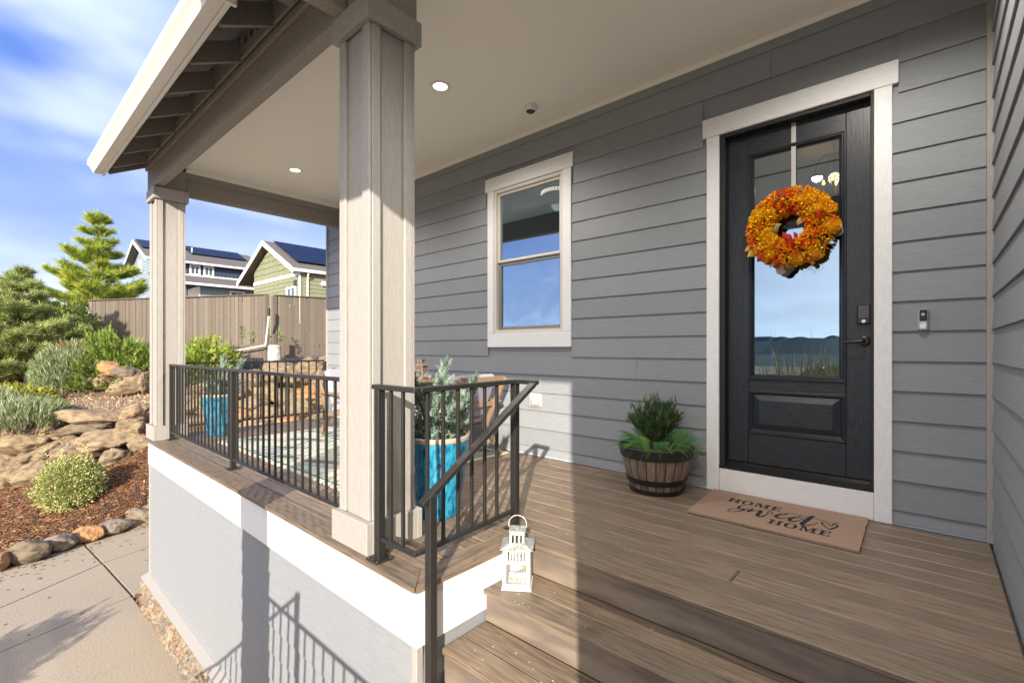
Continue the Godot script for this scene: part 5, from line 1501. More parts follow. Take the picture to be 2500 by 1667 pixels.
func build_ground() -> void:
	var xs := []; var zs := []
	var v := -30.0
	while v <= -6.0:
		xs.append(v); v += 0.22 if v > -20.0 and v < -9.5 else 0.5
	for q in [-4.0, -2.0, 0.0, 3.0, 7.0, 12.0, 20.0, 35.0, 60.0, 110.0, 200.0, 400.0, 900.0, 2000.0, 4500.0]: xs.append(q)
	for q in [-33.0, -37.0, -42.0, -50.0, -60.0, -80.0, -120.0, -200.0, -400.0, -900.0, -2000.0, -4500.0]: xs.insert(0, q)
	v = -9.0
	while v <= 7.0:
		zs.append(v); v += 0.22
	for q in [7.6, 8.5, 10.0, 12.0, 15.0, 20.0, 28.0, 40.0, 60.0, 90.0, 140.0, 220.0, 350.0, 480.0, 700.0, 1200.0, 2200.0, 4500.0]: zs.append(q)
	for q in [-10.0, -12.0, -16.0, -24.0, -40.0, -80.0, -160.0, -400.0, -900.0, -2000.0, -4500.0]: zs.insert(0, q)
	var nz := FastNoiseLite.new()
	nz.seed = 4; nz.frequency = 1.2; nz.fractal_octaves = 3
	var g := []
	for i in xs.size():
		var row := []
		for j in zs.size():
			var y := ground(xs[i], zs[j])
			if xs[i] < -10.6 and xs[i] > -30.0: y += 0.045 * nz.get_noise_2d(xs[i], zs[j])
			row.append(V(xs[i], y, zs[j]))
		g.append(row)
	var m := MB.new()
	for i in xs.size() - 1:
		for j in zs.size() - 1:
			var a: Vector3 = g[i][j]; var b: Vector3 = g[i + 1][j]; var c: Vector3 = g[i + 1][j + 1]; var d: Vector3 = g[i][j + 1]
			m.tri(a, d, c); m.tri(a, c, b)
	var o := part(self, "ground", m.mesh(), M.soil)
	tag(o, "", "", "", "structure")
	# grassland that falls away in front of the house
	var gr := MB.new()
	var gx := [-900.0, -300.0, -120.0, -60.0, -30.0, -12.0, 0.0, 12.0, 40.0, 120.0, 400.0, 900.0]
	var gz := [12.5, 16.0, 22.0, 30.0, 45.0, 70.0, 110.0, 180.0, 300.0, 480.0, 800.0, 1500.0]
	for i in gx.size() - 1:
		for j in gz.size() - 1:
			var a := V(gx[i], ground(gx[i], gz[j]) + 0.06, gz[j]); var b := V(gx[i + 1], ground(gx[i + 1], gz[j]) + 0.06, gz[j])
			var c := V(gx[i + 1], ground(gx[i + 1], gz[j + 1]) + 0.06, gz[j + 1]); var d := V(gx[i], ground(gx[i], gz[j + 1]) + 0.06, gz[j + 1])
			m = gr
			m.tri(a, d, c); m.tri(a, c, b)
	var gm := mat(Color(0.30, 0.25, 0.14), 0.95, {"tex": ntex(90, 0.02, [[0.25, Color(0.5, 0.55, 0.4)], [0.6, Color(1, 1, 0.9)]], 512, 6), "sc": V(0.02, 0.02, 0.02)})
	var fo := part(self, "field", gr.mesh(), gm)
	tag(fo, "", "", "", "structure")
	# concrete path panels
	var path := Node3D.new()
	path.name = "path"
	add_child(path)
	tag(path, "", "", "", "structure")
	for p in [
		[Vector2(-7.66, 2.455), Vector2(-6.93, 2.42), Vector2(-6.93, 2.385), Vector2(-5, 2.385), Vector2(-1.99, 2.385), Vector2(-1.99, 4.4), Vector2(3.5, 4.4), Vector2(3.5, 12), Vector2(-6.9, 12), Vector2(-7.28, 3.6)],
		[Vector2(-9.11, 2.55), Vector2(-7.67, 2.455), Vector2(-7.29, 3.6), Vector2(-6.91, 12), Vector2(-8.2, 12), Vector2(-8.46, 3.6)],
		[Vector2(-10.36, 2.65), Vector2(-9.12, 2.555), Vector2(-8.47, 3.6), Vector2(-8.21, 12), Vector2(-9.4, 12), Vector2(-9.88, 3.5), Vector2(-10.1, 3.1)],
		[Vector2(-10.37, 2.63), Vector2(-9.13, 2.535), Vector2(-9.35, 1.9), Vector2(-9.6, -4), Vector2(-10.9, -4), Vector2(-10.74, 1.7)],
		[Vector2(-9.12, 2.53), Vector2(-7.69, 2.435), Vector2(-7.69, -4), Vector2(-9.59, -4), Vector2(-9.34, 1.9)]]:
		var out := Geometry2D.offset_polygon(PackedVector2Array(p), -0.006)
		var b := MB.new()
		b.prism(out[0], Basis(Vector3.RIGHT, Vector3.BACK, Vector3.UP), Vector3.ZERO, -2.12, -2.0)
		part(path, "concrete_slab", b.mesh(), M.concrete)
	# mulch beds with loose chips
	var bed := MB.new()
	var st := 0.11
	var x := -14.2
	while x < -9.75:
		var z := 0.0
		while z < 6.4:
			var ok := true
			for c in [Vector2(x, z), Vector2(x + st, z + st)]:
				if not in_bed(c.x, c.y): ok = false
			if ok:
				var q := func(a: float, b: float) -> Vector3: return V(a, ground(a, b) + 0.05 + 0.03 * nz.get_noise_2d(a * 3.0, b * 3.0), b)
				var a: Vector3 = q.call(x, z); var b: Vector3 = q.call(x + st, z); var c: Vector3 = q.call(x + st, z + st); var d: Vector3 = q.call(x, z + st)
				bed.tri(a, d, c); bed.tri(a, c, b)
			z += st
		x += st
	bed.prism(PackedVector2Array([Vector2(-7.66, 2.44), Vector2(-6.93, 2.41), Vector2(-6.93, -3), Vector2(-7.66, -3)]), Basis(Vector3.RIGHT, Vector3.BACK, Vector3.UP), Vector3.ZERO, -2.1, -2.02)
	var bo := part(self, "mulch_bed", bed.mesh(), M.mulch_bed)
	tag(bo, "", "", "", "structure")
	var cb := MB.new()
	cb.box(Vector3.ZERO, V(0.06, 0.007, 0.014))
	var cp := Copies12.new()
	for i in 26000:
		var px := R(-14.1, -9.8); var pz := R(0.6, 5.4)
		if i % 14 == 0:
			px = R(-7.65, -6.95); pz = R(1.2, 2.42)
		elif not in_bed(px, pz): continue
		var py := -2.005 if i % 14 == 0 else ground(px, pz) + 0.058 + 0.03 * nz.get_noise_2d(px * 3.0, pz * 3.0)
		var k := rng.randf()
		var col := Color(0.16, 0.075, 0.035)
		if k < 0.35: col = Color(0.27, 0.125, 0.05)
		elif k < 0.6: col = Color(0.075, 0.042, 0.028)
		elif k > 0.965: col = Color(0.46, 0.33, 0.20)
		cp.add(Transform3D(Basis.from_euler(V(R(-0.5, 0.5), R(0, TAU), R(-0.45, 0.45))).scaled(V(R(0.4, 1.6), 1, R(0.5, 1.6))), V(px, py, pz)), vary(col, 0.3))
	for i in 260:
		var pz := R(0.5, 5.0)
		var edge := lerpf(-10.75, -9.95, clampf((pz - 1.7) / 1.75, 0.0, 1.0))
		var px := edge + 0.12 + absf(rng.randfn()) * (0.35 if i % 5 else 1.3)
		cp.add(Transform3D(Basis.from_euler(V(R(-0.1, 0.1), R(0, TAU), R(-0.1, 0.1))).scaled(V(R(0.25, 0.8), 0.8, R(0.4, 1.0))), V(px, -1.996, pz)), vary(Color(0.13, 0.075, 0.045), 0.35))
	var mc := multi(self, "mulch_chips", cb.mesh(), M.chip, cp, "stuff")
	tag(mc, "reddish brown bark chips covering the planting bed", "mulch", "", "stuff")
	# pebbles and litter on the dry slope
	var pb := Copies12.new()
	for i in 9000:
		var px := R(-22, -11.5); var pz := R(-2.5, 4.2)
		if in_bed(px, pz) or px > -13.0 and pz > 1.0: continue
		pb.add(Transform3D(Basis.from_euler(V(R(0, TAU), R(0, TAU), R(0, TAU))).scaled(V(R(0.2, 0.9), R(1, 2.2), R(0.6, 1.4))), V(px, ground(px, pz) + 0.02, pz)), vary([Color(0.36, 0.26, 0.17), Color(0.22, 0.15, 0.10), Color(0.46, 0.36, 0.25)][i % 3], 0.3))
	var lt := multi(self, "slope_litter", cb.mesh(), M.chip, pb, "stuff")
	tag(lt, "dry twigs and small stones scattered over the bare slope", "litter", "", "stuff")

func in_bed(x: float, z: float) -> bool:
	# between the concrete edge and the boulders
	var edge := lerpf(-10.75, -9.95, clampf((z - 1.7) / 1.75, 0.0, 1.0))
	if z > 3.45: edge = -9.9
	var wall := -14.2
	for i in WALLINE.size() - 1:
		var a: Array = WALLINE[i]; var b: Array = WALLINE[i + 1]
		if z <= a[1] and z >= b[1]: wall = lerpf(b[0], a[0], (z - b[1]) / (a[1] - b[1]))
	return x < edge and x > wall - 0.1

func view_basis(tilt: float) -> Basis:
	# long side across the slope
	return Basis(Vector3.UP, 0.95) * Basis(Vector3.BACK, deg_to_rad(-tilt))

func build_rocks() -> void:
	var w := thing("boulder_wall", "dry-stacked wall of tan sandstone boulders holding up the planted slope", "boulder wall", V(-13.5, -1.5, 2.3))
	var i := 0
	for b in BOULDERS:
		part(w, "boulder", rock(100 + i, V(b[3] * 0.93, b[4] * 1.05, b[5]), 3, 1.3), M.rock[b[7]], Transform3D(view_basis(b[6]), V(b[0] - (0.14 if i % 2 else -0.05), b[1], b[2])))
		i += 1
	# the wall goes on beside the porch
	for row in 5:
		for k in 11:
			var t := (k + 0.5 * (row % 2)) / 11.0
			var z := lerpf(0.75, -4.8, t)
			var a: Array; var f := 0.0
			for q in WALLINE.size() - 1:
				if z <= WALLINE[q][1] and z >= WALLINE[q + 1][1]:
					a = [q]; f = (WALLINE[q][1] - z) / (WALLINE[q][1] - WALLINE[q + 1][1])
			var A: Array = WALLINE[a[0]]; var B: Array = WALLINE[a[0] + 1]
			var x := lerpf(A[0], B[0], f); var y0 := lerpf(A[2], B[2], f); var y1 := lerpf(A[3], B[3], f)
			var s := V(R(0.30, 0.46), R(0.17, 0.24), R(0.28, 0.4))
			var y := lerpf(y0 + 0.05, y1 + 0.05, row / 4.0)
			part(w, "boulder", rock(300 + row * 20 + k, s, 3, 1.0), M.rock[[0, 0, 1, 0, 1, 4][rng.randi() % 6]], Transform3D(Basis(Vector3.UP, 1.2 + R(-0.4, 0.4)) * Basis(Vector3.BACK, R(-0.25, 0.25)), V(x - 0.35 * row / 4.0 + R(-0.08, 0.08), y + R(-0.04, 0.04), z)))
	var u := thing("boulder_outcrop", "cluster of broken tan boulders on the bare slope below the junipers", "boulders", V(-15.7, 0.0, 1.4))
	for b in UPPER_BOULDERS:
		part(u, "boulder", rock(200 + i, V(b[3], b[4], b[5]), 3, 1.0), M.rock[b[7]], Transform3D(view_basis(b[6]), V(b[0], b[1] - 0.05, b[2])))
		i += 1
	var e := thing("stone_edging", "row of rough grey and rust edging stones along the concrete path", "edging", V(-10.3, -2, 2.6))
	for b in EDGING:
		part(e, "edging_stone", rock(400 + i, V(b[3], b[4], b[5] * 1.2), 3, 0.8), M.rock[[4, 3, 3, 4, 4, 3][i % 6] if b[7] != 0 else 2], Transform3D(Basis(Vector3.UP, 1.25) * Basis(Vector3.BACK, deg_to_rad(R(-4, 4))), V(b[0], b[1] + 0.0, b[2])))
		i += 1

# ---------------------------------------------------------------- fence and yard things
func fence(label: String, a: Vector3, b: Vector3, y0: float, y1: float) -> void:
	var t := thing("wood_fence", label, "fence", V(a.x, y0, a.z), "weathered board fences")
	var d := b - a; d.y = 0
	var n := int(d.length() / 0.140)
	var dir := d.normalized()
	var nrm := V(-dir.z, 0, dir.x)
	for i in n:
		var p := a + dir * (i + 0.5) * 0.140
		var j := R(-0.009, 0.009)
		var o := part(t, "board", bmesh(V(0.131, y1 - y0, 0.018), 0.003), M.fence[rng.randi() % 4], Transform3D(Basis(dir, Vector3.UP, nrm) * Basis(Vector3.BACK, R(-0.006, 0.006)), V(p.x, (y0 + y1) / 2 + j * 0.4, p.z) + nrm * j))
	bar(t, "cap_rail", V(a.x, y1 + 0.012, a.z), V(b.x, y1 + 0.012, b.z), 0.13, 0.03, M.fence[1])
	bar(t, "rail", V(a.x, y0 + 0.3, a.z) - nrm * 0.03, V(b.x, y0 + 0.3, b.z) - nrm * 0.03, 0.04, 0.085, M.fence[3])
	bar(t, "kick_rail", V(a.x, y0 - 0.03, a.z) - nrm * 0.01, V(b.x, y0 - 0.03, b.z) - nrm * 0.01, 0.03, 0.05, M.fence[3])
	bpart(t, "post", V(a.x - 0.06, y0 - 0.4, a.z - 0.06), V(a.x + 0.06, y1, a.z + 0.06), M.fence[0])

func build_yard() -> void:
	var corner := V(-14.74, 0, -1.914)
	fence("weathered grey board fence running behind the junipers to the laurel", corner + V(-0.10, 0, 0.06), V(-20.9, 0, 1.37), 0.86, 2.655)
	fence("weathered grey board fence running behind the house from the pale footing", corner + V(0.03, 0, -0.10), V(-13.75, 0, -5.6), 0.86, 2.645)
	# exposed concrete footing under the fence corner
	var f := thing("concrete_footing", "white cylindrical concrete footing standing under the fence corner", "footing", V(-14.1, 0.35, -1.78))
	var m := MB.new()
	m.lathe([Vector2(0.185, -0.5), Vector2(0.18, 0.0), Vector2(0.172, 0.30), Vector2(0.176, 0.55), Vector2(0.165, 0.74), Vector2(0.14, 0.775), Vector2(0.0, 0.78)], 28, V(-14.08, 0.40, -1.78))
	part(f, "pier", m.mesh(), mat(Color(0.66, 0.63, 0.58), 0.9, {"bump": ntex(91, 0.02, [], 256, 4), "bs": 1.0, "sc": V(2, 2, 2), "tex": ntex(92, 0.015, grey(0.75, 1.0), 256, 5)}))
	bpart(f, "post_stub", V(-14.13, 1.17, -1.83), V(-14.03, 1.5, -1.73), M.fence[3])
	# white pipe leaning on the fence
	var p := thing("plastic_pipe", "white plastic pipe with a black end fixed along the fence foot", "pipe", V(-14.5, 0.9, -1.5))
	var q := MB.new()
	var A := V(-16.1, 0.93, -0.98); var B := V(-14.56, 1.17, -1.72); var C := V(-14.42, 2.03, -1.76)
	q.tube([A, A.lerp(B, 0.96), B, B.lerp(C, 0.04), C], [0.024, 0.024, 0.026, 0.024, 0.024], 10)
	part(p, "pipe", q.mesh(), mat(Color(0.78, 0.78, 0.78), 0.4))
	var e := MB.new()
	e.tube([C - V(0, 0.02, 0), C + V(0.0, 0.20, 0)], [0.034, 0.034], 10)
	part(p, "end_cap", e.mesh(), M.black)
	# weeds growing through the boards
	var sm := spray_mesh(7, 0.09, 31, 0.4)
	var kk := 0
	for w in [V(-15.55, 1.55, -1.42), V(-15.2, 1.42, -1.60), V(-14.62, 1.5, -1.86), V(-14.12, 1.45, -2.0), V(-13.98, 1.35, -1.9)]:
		var t := thing("weed", ["spindly weed with a side shoot between fence boards", "small round weed low between the fence boards", "weed wrapped round the upright of the white pipe", "weed growing up the fence corner post", "weed sprouting over the top of the concrete footing"][kk], "weed", w, "weeds on the fence")
		var c := Copies12.new()
		for i in 22:
			c.add(Transform3D(aim(V(R(-1, 1), R(-0.6, 1), R(-1, 1)), R(0, TAU)), w + V(R(-0.05, 0.05), R(-0.18, 0.18), R(-0.02, 0.05))), vary(Color(0.17, 0.24, 0.07)))
		multi(t, "foliage", sm, M.needle, c, "stuff")
		kk += 1

func build_plants() -> void:
	var g := func(x: float, z: float) -> Vector3: return V(x, ground(x, z) - 0.02, z)
	# variegated shrub in the mulch
	leaf_bush("variegated_shrub", "round shrub with cream-edged small leaves in the bark mulch", g.call(-11.45, 2.66), V(0.46, 0.47, 0.46), 15000, leaf_mesh(0.038, 0.020), [Color(0.50, 0.48, 0.20), Color(0.40, 0.42, 0.15), Color(0.24, 0.32, 0.08), Color(0.60, 0.56, 0.30), Color(0.12, 0.20, 0.04)], 0.36)
	# lavender
	var lav := tuft_mesh(9, 0.16, 0.010, 0.5, 51, 0.12)
	var lc := [Color(0.30, 0.345, 0.185), Color(0.24, 0.30, 0.15), Color(0.36, 0.39, 0.25), Color(0.19, 0.25, 0.12)]
	stems("lavender", "grey-green lavender clump spilling over the top of the boulder wall", g.call(-14.95, 3.05), V(0.95, 0.62, 0.75), 1500, lav, lc)
	stems("lavender", "grey-green lavender clump behind the one on the wall, next to the golden juniper", g.call(-15.9, 3.55), V(0.8, 0.65, 0.7), 1000, lav, lc)
	stems("rosemary", "tall grey-green upright shrub with rusty tips beside the boulder outcrop", g.call(-17.0, 2.12), V(0.85, 1.35, 0.8), 2200, lav, [Color(0.26, 0.31, 0.17), Color(0.21, 0.27, 0.13), Color(0.31, 0.35, 0.21), Color(0.23, 0.28, 0.13)])
	var sp := spray_mesh(12, 0.20, 21, 0.24)
	spray_bush("golden_juniper", "low golden green creeping juniper beside the lavender", g.call(-16.75, 3.10), V(1.0, 0.42, 0.75), 1500, sp, [Color(0.46, 0.46, 0.06), Color(0.34, 0.37, 0.05), Color(0.22, 0.26, 0.05)], Vector3.ZERO, 0.25, 0.75)
	spray_bush("juniper", "dark green spreading juniper behind the boulder outcrop", g.call(-16.9, 1.25), V(1.25, 1.25, 1.05), 3600, sp, [Color(0.23, 0.32, 0.055), Color(0.17, 0.25, 0.045), Color(0.12, 0.19, 0.035), Color(0.31, 0.37, 0.08)], V(0.2, 0.1, 0.0), 0.45, 1.05)
	spray_bush("juniper", "bright green arching juniper against the board fence above the pipe", g.call(-15.75, -0.15), V(0.95, 1.15, 0.95), 3000, sp, [Color(0.30, 0.38, 0.05), Color(0.23, 0.31, 0.045), Color(0.14, 0.21, 0.035), Color(0.36, 0.42, 0.08)], V(0.3, 0.0, -0.35), 0.3, 1.05)
	leaf_bush("laurel", "dense dark green laurel with glossy leaves at the end of the fence", g.call(-19.7, 1.95), V(0.95, 0.98, 0.85), 4200, leaf_mesh(0.10, 0.05), [Color(0.16, 0.24, 0.04), Color(0.22, 0.30, 0.06), Color(0.10, 0.16, 0.03), Color(0.34, 0.39, 0.12)])
	var nd := tuft_mesh(26, 0.15, 0.009, 1.0, 61, 0.06)
	pine("bushy blue-green pine reaching down to the bare slope", g.call(-18.55, 3.05), 3.0, 1.62, 17, nd, [Color(0.34, 0.40, 0.135), Color(0.29, 0.35, 0.12), Color(0.42, 0.46, 0.18), Color(0.22, 0.28, 0.09)], 1.3, 0.02)
	var nd2 := tuft_mesh(26, 0.26, 0.012, 0.95, 62, 0.10)
	pine("tall bright green young pine standing behind the fence end", V(-25.4, 0.9, 0.62), 5.6, 2.15, 11, nd2, [Color(0.36, 0.44, 0.06), Color(0.29, 0.37, 0.055), Color(0.43, 0.48, 0.09), Color(0.21, 0.28, 0.05)], 1.15, 0.12)
	# conical shrub and grasses by the path, out of view to the front: their shadows reach the concrete
	leaf_bush("cone_shrub", "clipped cone-shaped evergreen beside the front path", V(-5.15, -2.0, 6.35), V(0.58, 0.86, 0.58), 16000, leaf_mesh(0.06, 0.03), [Color(0.07, 0.12, 0.03), Color(0.10, 0.16, 0.04)], 0.15)
	var blade := tuft_mesh(16, 0.9, 0.012, 0.55, 71, 0.02)
	for q in [["feather_grass", "tan feathery ornamental grass beside the landing", V(-4.45, -2.0, 4.35), 14, 0.55], ["feather_grass", "tall tan ornamental grass clump in the field facing the front door", V(-2.9, -2.6, 11.2), 90, 4.0], ["feather_grass", "second tall tan ornamental grass clump facing the front door", V(-1.9, -2.7, 11.9), 80, 3.9]]:
		var t := thing(q[0], q[1], "grass", q[2])
		var c := Copies12.new()
		for i in q[3]:
			c.add(Transform3D(aim(V(R(-0.25, 0.25), 1, R(-0.25, 0.25)), R(0, TAU)).scaled(V(1, 1, 1) * q[4] * R(0.8, 1.15)), q[2] + V(R(-0.25, 0.25), 0, R(-0.25, 0.25)) * q[4] * 0.6), vary(Color(0.34, 0.26, 0.13)))
		multi(t, "foliage", blade, M.needle, c, "stuff")

func stems(called: String, label: String, at: Vector3, r: Vector3, n: int, mesh: Mesh, cols: Array) -> void:
	var t := thing(called, label, "shrub", at)
	var st := MB.new()
	for i in 14:
		var d := dome(0.0)
		st.tube([at, at + d * r * 0.55 + V(0, r.y * 0.2, 0)], [0.012, 0.004], 4)
	part(t, "stem", st.mesh(), M.bark)
	var c := Copies12.new()
	for i in n:
		var a := R(0, TAU); var f := sqrt(rng.randf())
		var edge := sqrt(maxf(0.0, 1.0 - f * f))
		var p := V(cos(a) * f * r.x, 0, sin(a) * f * r.z)
		p.y = r.y * (0.25 + 0.75 * edge) * pow(rng.randf(), 0.45) * R(0.8, 1.08)
		var w := at + p
		w.y = maxf(at.y + p.y, ground(w.x, w.z) + 0.02)
		var col: Color = cols[rng.randi() % cols.size()]
		if called == "rosemary" and p.y > r.y * 0.86 and rng.randf() < 0.25: col = Color(0.42, 0.20, 0.09)
		c.add(Transform3D(aim(V(cos(a) * f * 0.55 + R(-0.15, 0.15), 1.0, sin(a) * f * 0.55 + R(-0.15, 0.15)), R(0, TAU)).scaled(Vector3.ONE * R(0.75, 1.2)), w), vary(col, 0.15))
	multi(t, "foliage", mesh, M.needle, c, "stuff")

# ---------------------------------------------------------------- neighbouring houses (gables face +z)
func slope_panels(parent: Node3D, ridge: Vector3, run_x: float, drop: float, z_from: float, list: Array) -> void:
	# solar panels lying on the slope that falls towards +x; list = [along slope 0..1, z offset, w, l]
	var dir := V(run_x, -drop, 0).normalized()
	var nrm := V(drop, run_x, 0).normalized()
	for p in list:
		var c: Vector3 = ridge + dir * p[0] + V(0, 0, z_from + p[1]) + nrm * 0.12
		part(parent, "solar_panel", bmesh(V(p[3], 0.04, p[2]), 0.004), M.solar, Transform3D(Basis(dir, nrm, V(0, 0, 1)), c))

func gable_roof(parent: Node3D, xr: float, yr: float, half: float, drop: float, z0: float, z1: float, m: Material, trim: Material) -> void:
	for s in [-1.0, 1.0]:
		var b := MB.new()
		var e := V(xr + s * half, yr - drop, 0)
		b.prism(PackedVector2Array([Vector2(xr, yr), Vector2(e.x, e.y), Vector2(e.x, e.y - 0.16), Vector2(xr, yr - 0.18)]), Basis(Vector3.RIGHT, Vector3.UP, Vector3.BACK), Vector3.ZERO, z1, z0)
		part(parent, "roof", b.mesh(), m)
		bar(parent, "rake_board", V(xr, yr - 0.14, z0 + 0.02), V(e.x, e.y - 0.14, z0 + 0.02), 0.045, 0.26, trim)
		bpart(parent, "gutter", V(e.x - 0.02 + minf(0.0, s * 0.12), e.y - 0.17, z1), V(e.x + 0.02 + maxf(0.0, s * 0.12), e.y - 0.02, z0), trim)

func house_window(parent: Node3D, axis: int, c: Vector3, w: float, h: float, trim: Material) -> void:
	var n := Node3D.new()
	n.name = "window"
	parent.add_child(n, true)
	var u := Vector3.RIGHT if axis == 2 else Vector3.BACK
	var f := Vector3.BACK if axis == 2 else Vector3.RIGHT
	var t := 0.12
	for q in [[u * (w / 2 + t / 2), V(t, h + 2 * t, 0)], [u * -(w / 2 + t / 2), V(t, h + 2 * t, 0)], [Vector3.UP * (h / 2 + t / 2), V(w, t, 0)], [Vector3.UP * -(h / 2 + t / 2), V(w, t, 0)], [Vector3.ZERO, V(0.05, h, 0)]]:
		var s: Vector3 = u.abs() * q[1].x + Vector3.UP * q[1].y + f * 0.06
		part(n, "frame", bmesh(s, 0.0), trim, Transform3D(Basis.IDENTITY, c + q[0] + f * 0.03))
	part(n, "pane", bmesh(u.abs() * w + Vector3.UP * h + f * 0.02, 0.0), mat(Color(0.05, 0.09, 0.13), 0.05, {"spec": 0.7}), Transform3D(Basis.IDENTITY, c + f * 0.012))

func laps(parent: Node3D, axis: int, face: float, a: float, b: float, y0: float, y1: float, step: float, m: Material, gable := [], holes := []) -> void:
	# gable = [ridge x, ridge y, slope]: boards are cut to the slope
	var y := y0
	while y < y1 - 0.02:
		var yt := minf(y + step, y1)
		var p := PackedVector2Array()
		var segs := [[a, b]]
		for h in holes:
			if h[2] < yt and h[3] > y:
				var nx := []
				for s in segs:
					if h[0] > s[0] and h[1] < s[1]:
						nx.append([s[0], h[0]]); nx.append([h[1], s[1]])
					else: nx.append(s)
				segs = nx
		for s in segs:
			var l0: float = s[0]; var r0: float = s[1]; var l1 := l0; var r1 := r0
			if gable:
				var wa: float = (gable[1] - y) / gable[2]; var wb: float = (gable[1] - yt) / gable[2]
				l0 = maxf(l0, gable[0] - wa); r0 = minf(r0, gable[0] + wa); l1 = maxf(l1, gable[0] - wb); r1 = minf(r1, gable[0] + wb)
				if r0 - l0 < 0.05: continue
				if r1 < l1: r1 = l1 + 0.001
			var mb := MB.new()
			var fx := func(t: float, yy: float, o: float) -> Vector3: return V(t, yy, face + o) if axis == 2 else V(face + o, yy, t)
			var A: Vector3 = fx.call(l0, y, 0.035); var B: Vector3 = fx.call(r0, y, 0.035); var C: Vector3 = fx.call(r1, yt, 0.008); var D: Vector3 = fx.call(l1, yt, 0.008)
			var E: Vector3 = fx.call(l0, y, 0.0); var F: Vector3 = fx.call(r0, y, 0.0)
			var mid := (A + B + C + D) / 4 - (Vector3.BACK if axis == 2 else Vector3.RIGHT)
			mb.opoly([A, B, C, D], mid)
			mb.opoly([A, B, F, E], mid + V(0, 2, 0))
			part(parent, "siding_board", mb.mesh(), m)
		y = yt

func build_neighbours() -> void:
	var white := mat(Color(0.78, 0.78, 0.76), 0.6)
	# green house
	var g := thing("green_house", "sage green gabled house with solar panels beyond the fence corner", "house", V(-28.8, 1.0, -12.0))
	var gm := mat(Color(0.225, 0.245, 0.155), 0.8, {"tex": ntex(95, 0.01, grey(0.9, 1.0), 256, 4), "sc": V(0.5, 3, 3)})
	bpart(g, "body", V(-31.35, 0.5, -17.0), V(-25.0, 5.0, -7.40), gm, 0.0)
	var gb := MB.new()
	gb.prism(PackedVector2Array([Vector2(-31.35, 5.0), Vector2(-25.0, 5.0), Vector2(-25.0, 5.1), Vector2(-28.85, 7.0), Vector2(-31.35, 5.8)]), Basis(Vector3.RIGHT, Vector3.UP, Vector3.BACK), Vector3.ZERO, -16.9, -7.40)
	part(g, "gable", gb.mesh(), gm)
	gable_roof(g, -28.85, 7.28, 4.05, 2.02, -6.95, -17.2, M.shingle, white)
	laps(g, 2, -7.40, -31.35, -25.12, 2.4, 4.93, 0.21, gm, [], [[-26.65, -25.45, 3.4, 4.42]])
	laps(g, 2, -7.40, -31.3, -25.1, 5.14, 7.0, 0.33, gm, [-28.85, 7.02, 0.5])
	laps(g, 0, -25.0, -16.9, -7.52, 2.4, 5.0, 0.21, gm)
	bpart(g, "band_board", V(-31.35, 4.94, -7.40), V(-25.0, 5.13, -7.35), white)
	bpart(g, "corner_board", V(-25.12, 2.4, -7.40), V(-24.95, 4.93, -7.34), white)
	house_window(g, 2, V(-26.05, 3.9, -7.38), 0.9, 0.85, white)
	house_window(g, 2, V(-30.3, 3.6, -7.38), 1.1, 0.85, white)
	var dark := mat(Color(0.05, 0.05, 0.05), 0.6)
	bpart(g, "wall_lamp", V(-25.50, 4.45, -7.37), V(-25.38, 4.72, -7.22), dark, 0.02)
	var ds := MB.new()
	ds.tube([V(-24.72, 5.05, -7.7), V(-24.78, 4.92, -7.7), V(-24.93, 4.78, -7.75), V(-24.93, 2.0, -7.75)], [0.045, 0.045, 0.045, 0.045], 6)
	part(g, "downspout", ds.mesh(), white)
	bpart(g, "vent_cover", V(-24.97, 4.5, -8.75), V(-24.85, 4.72, -8.5), white, 0.01)
	var ra := V(-28.85, 7.28, 0)
	var lst := []
	for i in 6:
		for j in 2: lst.append([1.05 + j * 1.72, -1.0 - 1.15 * i, 1.11, 1.68])
	slope_panels(g, ra, 4.05, 2.02, -7.0, lst)
	# blue house
	var b := thing("blue_house", "blue two-storey house with solar panels and a navy upper wall", "house", V(-48.5, 1.5, -10))
	var bl := mat(Color(0.26, 0.345, 0.42), 0.8, {"tex": ntex(96, 0.01, grey(0.9, 1.0), 256, 4), "sc": V(0.4, 3, 3)})
	var nv := mat(Color(0.035, 0.055, 0.10), 0.7)
	bpart(b, "body", V(-52.6, 0.5, -12.6), V(-44.5, 8.0, -4.95), bl, 0.0)
	var bg := MB.new()
	bg.prism(PackedVector2Array([Vector2(-52.6, 8.0), Vector2(-44.5, 8.0), Vector2(-44.5, 8.05), Vector2(-48.5, 9.7), Vector2(-52.6, 8.05)]), Basis(Vector3.RIGHT, Vector3.UP, Vector3.BACK), Vector3.ZERO, -12.5, -4.95)
	part(b, "gable", bg.mesh(), bl)
	gable_roof(b, -48.5, 9.92, 4.5, 1.92, -4.35, -13.0, M.shingle, white)
	laps(b, 2, -4.95, -52.6, -44.5, 4.0, 9.7, 0.24, bl, [-48.5, 9.72, 0.427], [[-49.2, -48.4, 7.35, 8.35]])
	house_window(b, 2, V(-48.8, 7.86, -4.92), 0.6, 0.85, white)
	bpart(b, "navy_wall", V(-44.5, 6.6, -12.55), V(-44.42, 7.9, -4.95), nv)
	for i in 26: bpart(b, "batten", V(-44.42, 7.04, -5.15 - 0.29 * i), V(-44.38, 7.85, -5.10 - 0.29 * i), nv, 0.0)
	for z in [-7.6, -8.57]: house_window(b, 0, V(-44.40, 7.42, z), 0.50, 0.62, white)
	bpart(b, "band_board", V(-44.42, 6.92, -12.5), V(-44.34, 7.04, -4.95), white)
	var lr := MB.new()
	lr.prism(PackedVector2Array([Vector2(-44.4, 6.92), Vector2(-40.6, 5.95), Vector2(-40.6, 5.80), Vector2(-44.4, 6.72)]), Basis(Vector3.RIGHT, Vector3.UP, Vector3.BACK), Vector3.ZERO, -13.2, -4.6)
